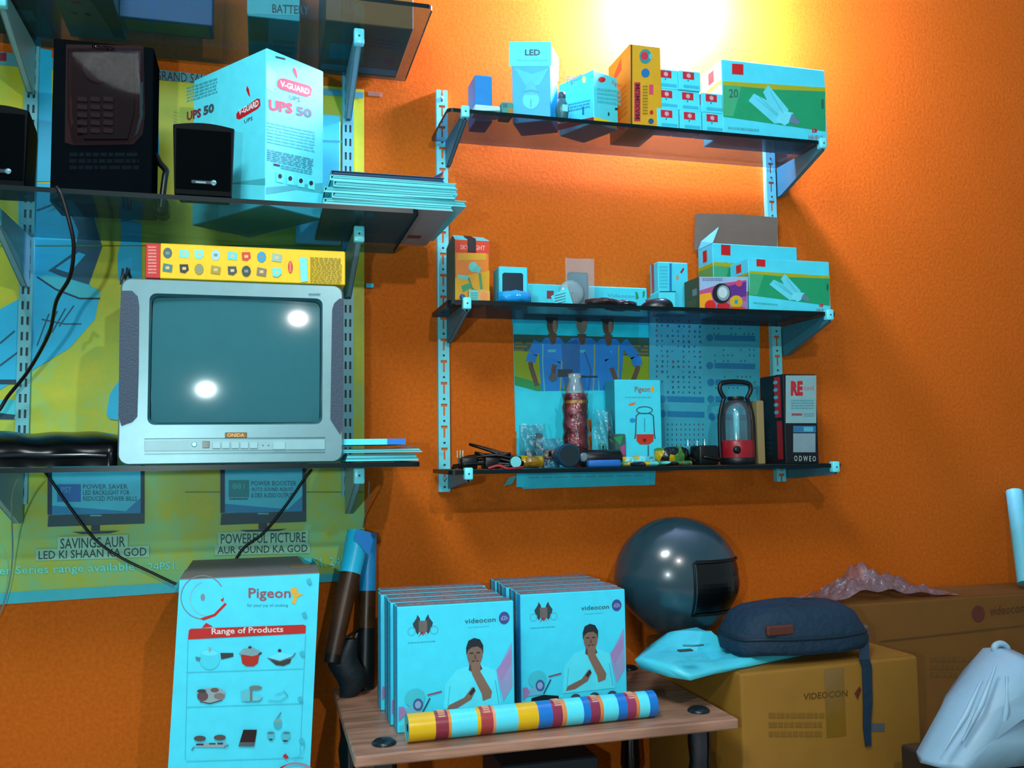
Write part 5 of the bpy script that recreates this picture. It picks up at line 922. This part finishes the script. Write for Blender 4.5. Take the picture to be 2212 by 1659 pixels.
q.poly([(520, 1492), (535, 1488), (548, 1496), (548, 1514), (522, 1514)], M('74b8c4', .5)); q.ell(552, 1485, 14, 5, M('6c7c78', .5)); q.rect(540, 1488, 545, 1513, M('6a7474', .5)); q.poly([(548, 1500), (562, 1500), (566, 1508), (556, 1515), (546, 1514)], M('7cc4d0', .5)); q.line([(530, 1515), (560, 1513), (568, 1506)], 1.5, GREY); q.line([(580, 1512), (605, 1513), (622, 1502), (612, 1490)], 2, M('5cb4c0', .5)); q.line([(595, 1500), (612, 1494)], 2, M('5cb4c0', .5))
q.poly([(420, 1612), (428, 1604), (490, 1602), (484, 1613)], ST); q.ell(432, 1594, 13, 6, M('4c4844', .5)); q.ell(475, 1592, 13, 6, M('544a40', .5)); q.rects([(424, 1605, 440, 1609), (452, 1604, 466, 1607), (470, 1603, 482, 1607)], M('1c3c5c', .5)); q.line([(414, 1619), (420, 1612)], 3, GREY); q.line([(484, 1613), (494, 1608)], 3, GREY)
q.poly([(526, 1575), (555, 1575), (549, 1611), (515, 1611)], M('2a1414', .35)); q.poly([(518, 1602), (551, 1602), (549, 1611), (515, 1611)], M('4c585c', .5))
q.line([(597, 1553), (607, 1538)], 2.5, GREY); q.ell(600, 1562, 9, 11, M('58a4b0', .5)); q.ell(600, 1555, 8, 4, M('78a4a4', .5)); q.ell(585, 1587, 8, 9, M('60b4c0', .5)); q.ell(585, 1582, 8, 3, GREY); q.ell(617, 1588, 10, 10, M('60b4c0', .5)); q.ell(619, 1582, 8, 3, GREY); q.ell(585, 1596, 4, 2, DKK, 8); q.ell(616, 1599, 6, 2, DKK, 8)
for X, Y in ((667, 1256), (657, 1328), (652, 1412), (648, 1510), (651, 1600)): q.poly([(X-6, Y-4), (X+2, Y-8), (X+7, Y+3), (X, Y+6)], M('4cb0c0', .5))
q.poly([(610, 1632), (616, 1626), (624, 1634), (618, 1638)], RED); q.ring(638, 1690, 50, 45, 4, M('b0788c', .5), 190, 330); q.poly([(605, 1655), (640, 1643), (620, 1650), (606, 1660)], RED); q.ring(632, 1606, 26, 30, 1.5, FR, -20, 90)
q.done('front_print')
q = Print(t, face=((-hx_+sx(0), dy2, 0), (0, -2*dy2, 0), (sk*zt_, 0, zt_))); q.rect(.05, .58, .6, .66, M('a83848', .5)); q.words(.1, .7, .9, .9, 5, M('8cb4bc', .5)); q.done('side_print')
# ------------------------------------------------------------------ cartons, right
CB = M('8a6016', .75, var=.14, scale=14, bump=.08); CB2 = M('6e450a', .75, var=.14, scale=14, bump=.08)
ZC = .722
C = PZ(1600, 1456, ZC); ang = math.radians(3.0); e_ = Vector((math.cos(ang), math.sin(ang), 0)); wr = P(1985, 1410, C.y+.02).x-C.x; Rr = C+e_*wr; wl = -.02-C.y-wr*math.sin(ang)
t = thing('cardboard_carton', 'brown cardboard carton under the white packet, navy pouch and helmet', 'box', (C.x, C.y, 0), ang); CA = Vector((C.x, C.y, 0))
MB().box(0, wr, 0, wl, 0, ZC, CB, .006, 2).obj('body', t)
MB().box(.006, wr-.006, .006, wl/2-.0015, ZC-.001, ZC+.0014, CB).obj('top_flap', t); MB().box(.006, wr-.006, wl/2+.0015, wl-.006, ZC-.001, ZC+.0014, CB).obj('top_flap', t)
MB().box(wr*.45, wr*.56, -.0008, -.0002, ZC-.14, ZC-.008, M('7c5a1c', .15, spec=.6)).obj('packing_tape', t)
dr = Vector((math.cos(ang), math.sin(ang), 0)); q = Print(t, C, Vector((dr.y, -dr.x, 0)), lift=.001)
q.text('VIDEOCON', 1735, 1498, 1830, 1512, M('54380c', .6), -8, .01); q.poly([(1845, 1498), (1856, 1482), (1860, 1490), (1852, 1512)], M('5c2410', .6)); q.rect(1878, 1562, 1910, 1580, M('4c5058', .6)); q.words(1660, 1540, 1780, 1600, 3, M('7c5814', .6)); q.done('front_print')
# rear cartons
Y2 = -.17; x0 = P(1760, 1330, Y2).x; x1 = P(2300, 1330, Y2).x; zc2 = P(2000, 1296, Y2).z
lx0 = max(x0, C.x+math.cos(ang)*wr+.015)
t = thing('cardboard_carton', 'long brown carton against the wall at right, crumpled film on top', 'box', ((lx0+1.98)/2, (Y2-.012)/2, 0)); hxx = (1.98-lx0)/2; hyy = (-.012-Y2)/2
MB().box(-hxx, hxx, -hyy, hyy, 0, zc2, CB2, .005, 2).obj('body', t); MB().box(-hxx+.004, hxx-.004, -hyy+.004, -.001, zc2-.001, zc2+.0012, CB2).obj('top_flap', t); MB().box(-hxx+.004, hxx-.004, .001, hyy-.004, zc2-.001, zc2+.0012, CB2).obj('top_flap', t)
q = Print(t, (0, Y2, 0), (0, -1, 0), lift=.001); q.ell(2113, 1326, 14, 18, M('5c2818', .6)); q.text('videocon', 2138, 1310, 2212, 1330, M('4a3010', .6), -8); q.line([(1900, 1386), (2000, 1375), (2240, 1348)], 4, M('5a3a0a', .6)); q.words(2010, 1420, 2120, 1470, 3, M('6a4810', .6)); q.done('front_print')
# ------------------------------------------------------------------ helmet
hc = P(1468, 1240, -.165); HZ = P(1468, 1122, -.165).z; hr = (HZ-ZC-.002)/2
t = thing('motorcycle_helmet', 'dark glossy full face motorcycle helmet on the brown carton facing right', 'helmet', (hc.x, -.150, ZC+.0066)); RX = (P(1604, 1240, -.165).x-P(1332, 1240, -.165).x)/2
FD = math.radians(-38)                      # facing direction: right and a little to the front
def hel(az, el, k=1.):
    r_ = math.cos(el); f_ = math.cos(az)
    x = RX*1.0*r_*f_*k; y = .112*r_*math.sin(az)*k; zz_ = hr*math.sin(el)*k
    if el < 0: s_ = 1-.34*(abs(math.sin(el))**1.6)*(1 if f_ < .2 else .9); x *= s_; y *= s_
    if f_ > 0 and -1.1 < el < .1: x *= 1+.05*f_*math.sin(-el*2.6)
    return Vector((x*math.cos(FD)-y*math.sin(FD)*1.0, x*math.sin(FD)*.72+y*math.cos(FD), zz_+hr))
HM = M('26404a', .24, spec=.6, var=.05, coat=.4); shell = MB(); op = MB(); inn = MB(); NA, NE = 64, 40
for i in range(NA):
    for j in range(NE):
        az0, az1 = (-math.pi+2*math.pi*k/NA for k in (i, i+1)); e0, e1 = (-math.pi/2*.90+(math.pi/2*1.90)*k/NE for k in (j, j+1))
        am, em = (az0+az1)/2, (e0+e1)/2
        win = abs(am) < 1.12 and -.52 < em < .34
        pts = [hel(az0, e0), hel(az1, e0), hel(az1, e1), hel(az0, e1)]
        if win: inn.add([hel(a_, e_, .982) for a_, e_ in ((az0, e0), (az1, e0), (az1, e1), (az0, e1))], [(0, 1, 2, 3)], M('04080a', .25, spec=.5), True)
        else: shell.add(pts, [(0, 1, 2, 3)], HM, True)
so = shell.obj('shell', t); inn.obj('visor', t)
bm = bmesh.new(); bm.from_mesh(so.data); bmesh.ops.remove_doubles(bm, verts=bm.verts, dist=1e-5); bm.to_mesh(so.data); bm.free()
rim = [hel(a_, .34) for a_ in [k*.14-1.12 for k in range(17)]]+[hel(1.12, .34-.86*k/8) for k in range(1, 9)]+[hel(1.12-.14*k, -.52) for k in range(1, 17)]+[hel(-1.12, -.52+.86*k/8) for k in range(1, 9)]
MB().tube(rim, .0028, M('060a0c', .4), 8).obj('visor_rim', t)
MB().tube([hel(-math.pi+2*math.pi*k/40, -math.pi/2*.885) for k in range(41)], .006, M('060a0c', .5), 8).obj('neck_rim', t)
# ------------------------------------------------------------------ white packet on carton
pp = [(1371, 1426), (1398, 1402), (1440, 1369), (1500, 1364), (1555, 1380), (1640, 1390), (1735, 1400), (1752, 1408), (1690, 1420), (1620, 1436), (1540, 1452), (1486, 1464), (1440, 1445)]
zp = ZC+.03; W_ = []
for x, y in pp:
    if x > 1530: W_.append(PZ(x, y, ZC+.008))
    elif y < 1410: W_.append(P(x, y, -.245))
    else: W_.append(PZ(x, y, ZC+.010 if x > 1450 else ZC+.02))
cen = sum(W_, Vector())/len(W_)
t = thing('plastic_packet', 'puffy white plastic packet lying on the front edge of the brown carton', 'packet', (cen.x, cen.y, ZC+.0016)); o = t.location
mb = MB(); n = len(W_); loops = []
for k, (s_, dz) in enumerate(((.93, -.05), (1.0, .0), (.9, .007), (.62, .010), (.3, .008))):
    loops.append([((cen+(p_-cen)*s_).x-o.x, (cen+(p_-cen)*s_).y-o.y, max(.0004 if k else .0002, p_.z-o.z+dz+.004*math.sin(5*i+3*k))) for i, p_ in enumerate(W_)])
mb.loft(loops, M('62c8da', .35, bump=.3, scale=18), True, True, True); mb.obj('film', t)
MB().prism([(W_[5].x-o.x, W_[5].y-o.y-.005, -.0+.010), (W_[6].x-o.x, W_[6].y-o.y, .010), (W_[8].x-o.x, W_[8].y-o.y+.01, .010), (W_[9].x-o.x, W_[9].y-o.y+.01, .010)], (0, 0, .001), M('5fb4c0', .4)).obj('folded_end', t)
a = PZ(1480, 1402, zp+.03)-o; MB().box(a.x-.014, a.x+.014, a.y-.006, a.y+.006, a.z-.004, a.z-.001, M('2c4448', .5), .001).obj('dark_mark', t)
MB().tube(smoothpath([a+Vector((.01, .03, .0)), a+Vector((.03, .02, .0)), a+Vector((.055, .035, -.003))]), .0018, M('4a7078', .5), 6).obj('printed_mark', t)
# navy pouch with strap
A_ = [(1553, 1400), (1560, 1350), (1580, 1312), (1625, 1298), (1700, 1297), (1785, 1301), (1800, 1318), (1840, 1372), (1856, 1402), (1830, 1414), (1760, 1412), (1640, 1405)]
zb = ZC+.03; Yb = -.34
t = thing('navy_pouch', 'navy blue padded pouch with hanging strap on the brown carton', 'pouch', (P(1700, 1400, -.345).x, -.345, ZC+.0016)); o = t.location
ctr = P(1705, 1400, -.33); pw = (P(1856, 1400, -.33).x-P(1553, 1400, -.33).x)/2; ptop = P(1700, 1297, -.16).z-ZC
def pou(u, v):
    a_ = 2*math.pi*u; c_, s_ = math.cos(a_), math.sin(a_); k = math.copysign(abs(c_)**.6, c_); l_ = math.copysign(abs(s_)**.6, s_)
    prof = ((0, .0), (.96, .0), (1.0, .22), (.97, .45), (.86, .78), (.7, .93), (.4, 1.0), (0, 1.02)); f_ = v*7; i_ = min(int(f_), 6); g_ = f_-i_
    r_ = prof[i_][0]+(prof[i_+1][0]-prof[i_][0])*g_; h_ = prof[i_][1]+(prof[i_+1][1]-prof[i_][1])*g_
    return (k*pw*.93*r_+.004*math.sin(9*u+5*v), l_*.082*r_, h_*.093+.0015*math.sin(31*u))
pc = Vector((ctr.x, -.345, ZC+.0016+.020))
NV = M('0c2c40', .75, bump=.5, scale=60); MB().grid(lambda u, v: Vector(pou(u, v))+pc-o, 36, 14, NV).obj('body', t)
MB().tube([Vector(pou(k/36, .36))*1.005+pc-o for k in range(37)], .0035, M('08202e', .6), 6).obj('zip', t)
a = P(1634, 1351, -.372); 
e1 = Vector((pc.x-.075, pc.y-.079, pc.z+.05))-o; MB().box(e1.x-.03, e1.x+.03, e1.y-.001, e1.y+.012, e1.z-.010, e1.z+.010, M('54281c', .5), .003).obj('badge', t)
e2 = Vector(pou(0.985, .3))+pc-o; MB().box(e2.x-.004, e2.x+.012, e2.y-.012, e2.y+.006, e2.z-.012, e2.z+.016, M('6c6058', .35, .4), .003).obj('buckle', t)
YS = C.y+.28*(Rr.y-C.y)/max(wr, .01)
def face_y(x): return C.y+(x-C.x)*math.tan(ang)-.004
sp = []
for x, y in ((1864, 1400), (1872, 1440), (1874, 1520), (1872, 1570), (1875, 1612)):
    Yq = -.35
    for _ in range(6): Yq = face_y(P(x, y, Yq).x)
    sp.append(P(x, y, Yq))
sp = [Vector(pou(0.97, .3))+pc, Vector((sp[0].x, sp[0].y-.002, ZC+.006))]+sp[1:]
wv = [.011, .012, .0115, .011, .009, .007]; mb = MB(); vs = []
for p_, w_ in zip(sp, wv): vs += [p_-dr*w_-o, p_+dr*w_-o]
f_ = [(2*k, 2*k+1, 2*k+3, 2*k+2) for k in range(len(sp)-1)]; mb.add(vs+[v+Vector((0, -.002, .0005)) for v in vs], f_+[tuple(i_+len(vs) for i_ in q_) for q_ in f_], M('0e2c3e', .7, bump=.3)); mb.obj('strap', t)
# crumpled bubble film on the rear carton
rn = random.Random(12); zf = zc2+.0016
x0 = P(1745, 1300, -.1).x; x1 = P(2045, 1290, -.1).x; x0 = max(x0, lx0-.06)
def film(u, v):
    pk = .075*max(0, 1-abs(u-.36)/.34)+.03*max(0, 1-abs(u-.7)/.28)
    return (x0+(x1-x0)*u, -.155+.13*v, zf+.0005+max(0, pk*math.sin(math.pi*min(1, .15+.9*v))**1.2*(1+.25*math.sin(29*u+7*v))+.006*math.sin(41*u)*math.sin(23*v)))
solo('bubble_film', 'crumpled sheet of pinkish clear plastic film on the rear brown carton', 'plastic film', MB().grid(film, 26, 12, FILMPINK, False), ((x0+x1)/2, -.09, zf))
# white carrier bag in the lower right corner
A_ = Vector(P(2100, 1648, -.62)); zb0 = A_.z
bx = thing('supporting_carton', 'dark carton under the white carrier bag at the lower right photo corner', 'box', (P(2160, 1660, -.6).x, -.62, 0)); MB().box(-.13, .16, -.13, .13, 0, zb0-.001, M('2a1c10', .7), .003).obj('body', bx); MB().box(-.127, .157, -.127, .127, zb0-.0015, zb0-.0003, M('3a2a18', .7)).obj('lid', bx)
t = thing('carrier_bag', 'white plastic carrier bag with one loop handle standing at the right photo edge', 'bag', (P(2130, 1640, -.6).x, -.6, zb0)); o = t.location
OUT = [(1988, 1648), (1990, 1636), (2060, 1520), (2110, 1448), (2150, 1400), (2178, 1398), (2180, 1425), (2172, 1440), (2230, 1452), (2300, 1470), (2330, 1560), (2330, 1648)]
mb = MB(); n = len(OUT); fr = []
for x, y in OUT: fr.append(P(x, y, -.60)-o)
cx = sum((p_ for p_ in fr), Vector())/n; loops = []
for k, (s_, dd) in enumerate(((1, .0), (.93, -.035), (.78, -.06), (.5, -.072), (.2, -.076))): loops.append([Vector((cx.x+(p_.x-cx.x)*s_, dd*(1 if p_.z < .22 else .4)+.007*math.sin(4*i+2*k), max(.0005, cx.z+(p_.z-cx.z)*s_*(1 if p_.z > cx.z else 1.0/s_ if k < 3 else 1)))) for i, p_ in enumerate(fr)])
back = [[Vector((p_.x, -p_.y*.8, p_.z)) for p_ in l] for l in loops[1:]]
mb.loft(list(reversed(back))+loops, M('8fb6cc', .4, bump=.3, scale=14), True, True, True); mb.obj('film', t)
hp = [P(x, y, -.60)-o for x, y in ((2150, 1408), (2148, 1398), (2156, 1391), (2168, 1392), (2176, 1402), (2176, 1425))]
MB().tube(smoothpath(hp), .006, M('94bcd0', .4), 8).obj('handle', t)
for k, (xa_, ya_, xb_, yb_) in enumerate(((2150, 1440, 2080, 1600), (2175, 1460, 2160, 1610), (2120, 1470, 2040, 1620))):
    MB().tube([P(xa_, ya_, -.655)-o, P((xa_+xb_)/2+6, (ya_+yb_)/2, -.672)-o, P(xb_, yb_, -.66)-o], [.002, .005, .002], M('94bcd0', .4), 8).obj('crease', t)
# white roll at the right edge
a = P(2203, 1062, -.05); b_ = P(2222, 1285, -.13); b_ = Vector((b_.x, -.125, zc2+.004))
t = thing('paper_roll', 'white paper roll leaning on the wall at the right edge of the photo', 'roll', tuple(b_)); a = Vector((a.x, -.032, a.z))
MB().tube([a-b_, (a-b_)*.5, Vector((0, 0, .012))], .021, M('8cc4d0', .5), 18).obj('paper', t); MB().tube([(a-b_)*1.006, (a-b_)*.99], .015, M('4c7880', .6), 14).obj('hollow_end', t)
for o_ in bpy.data.objects:
    if 'dims' in o_.keys(): del o_['dims']
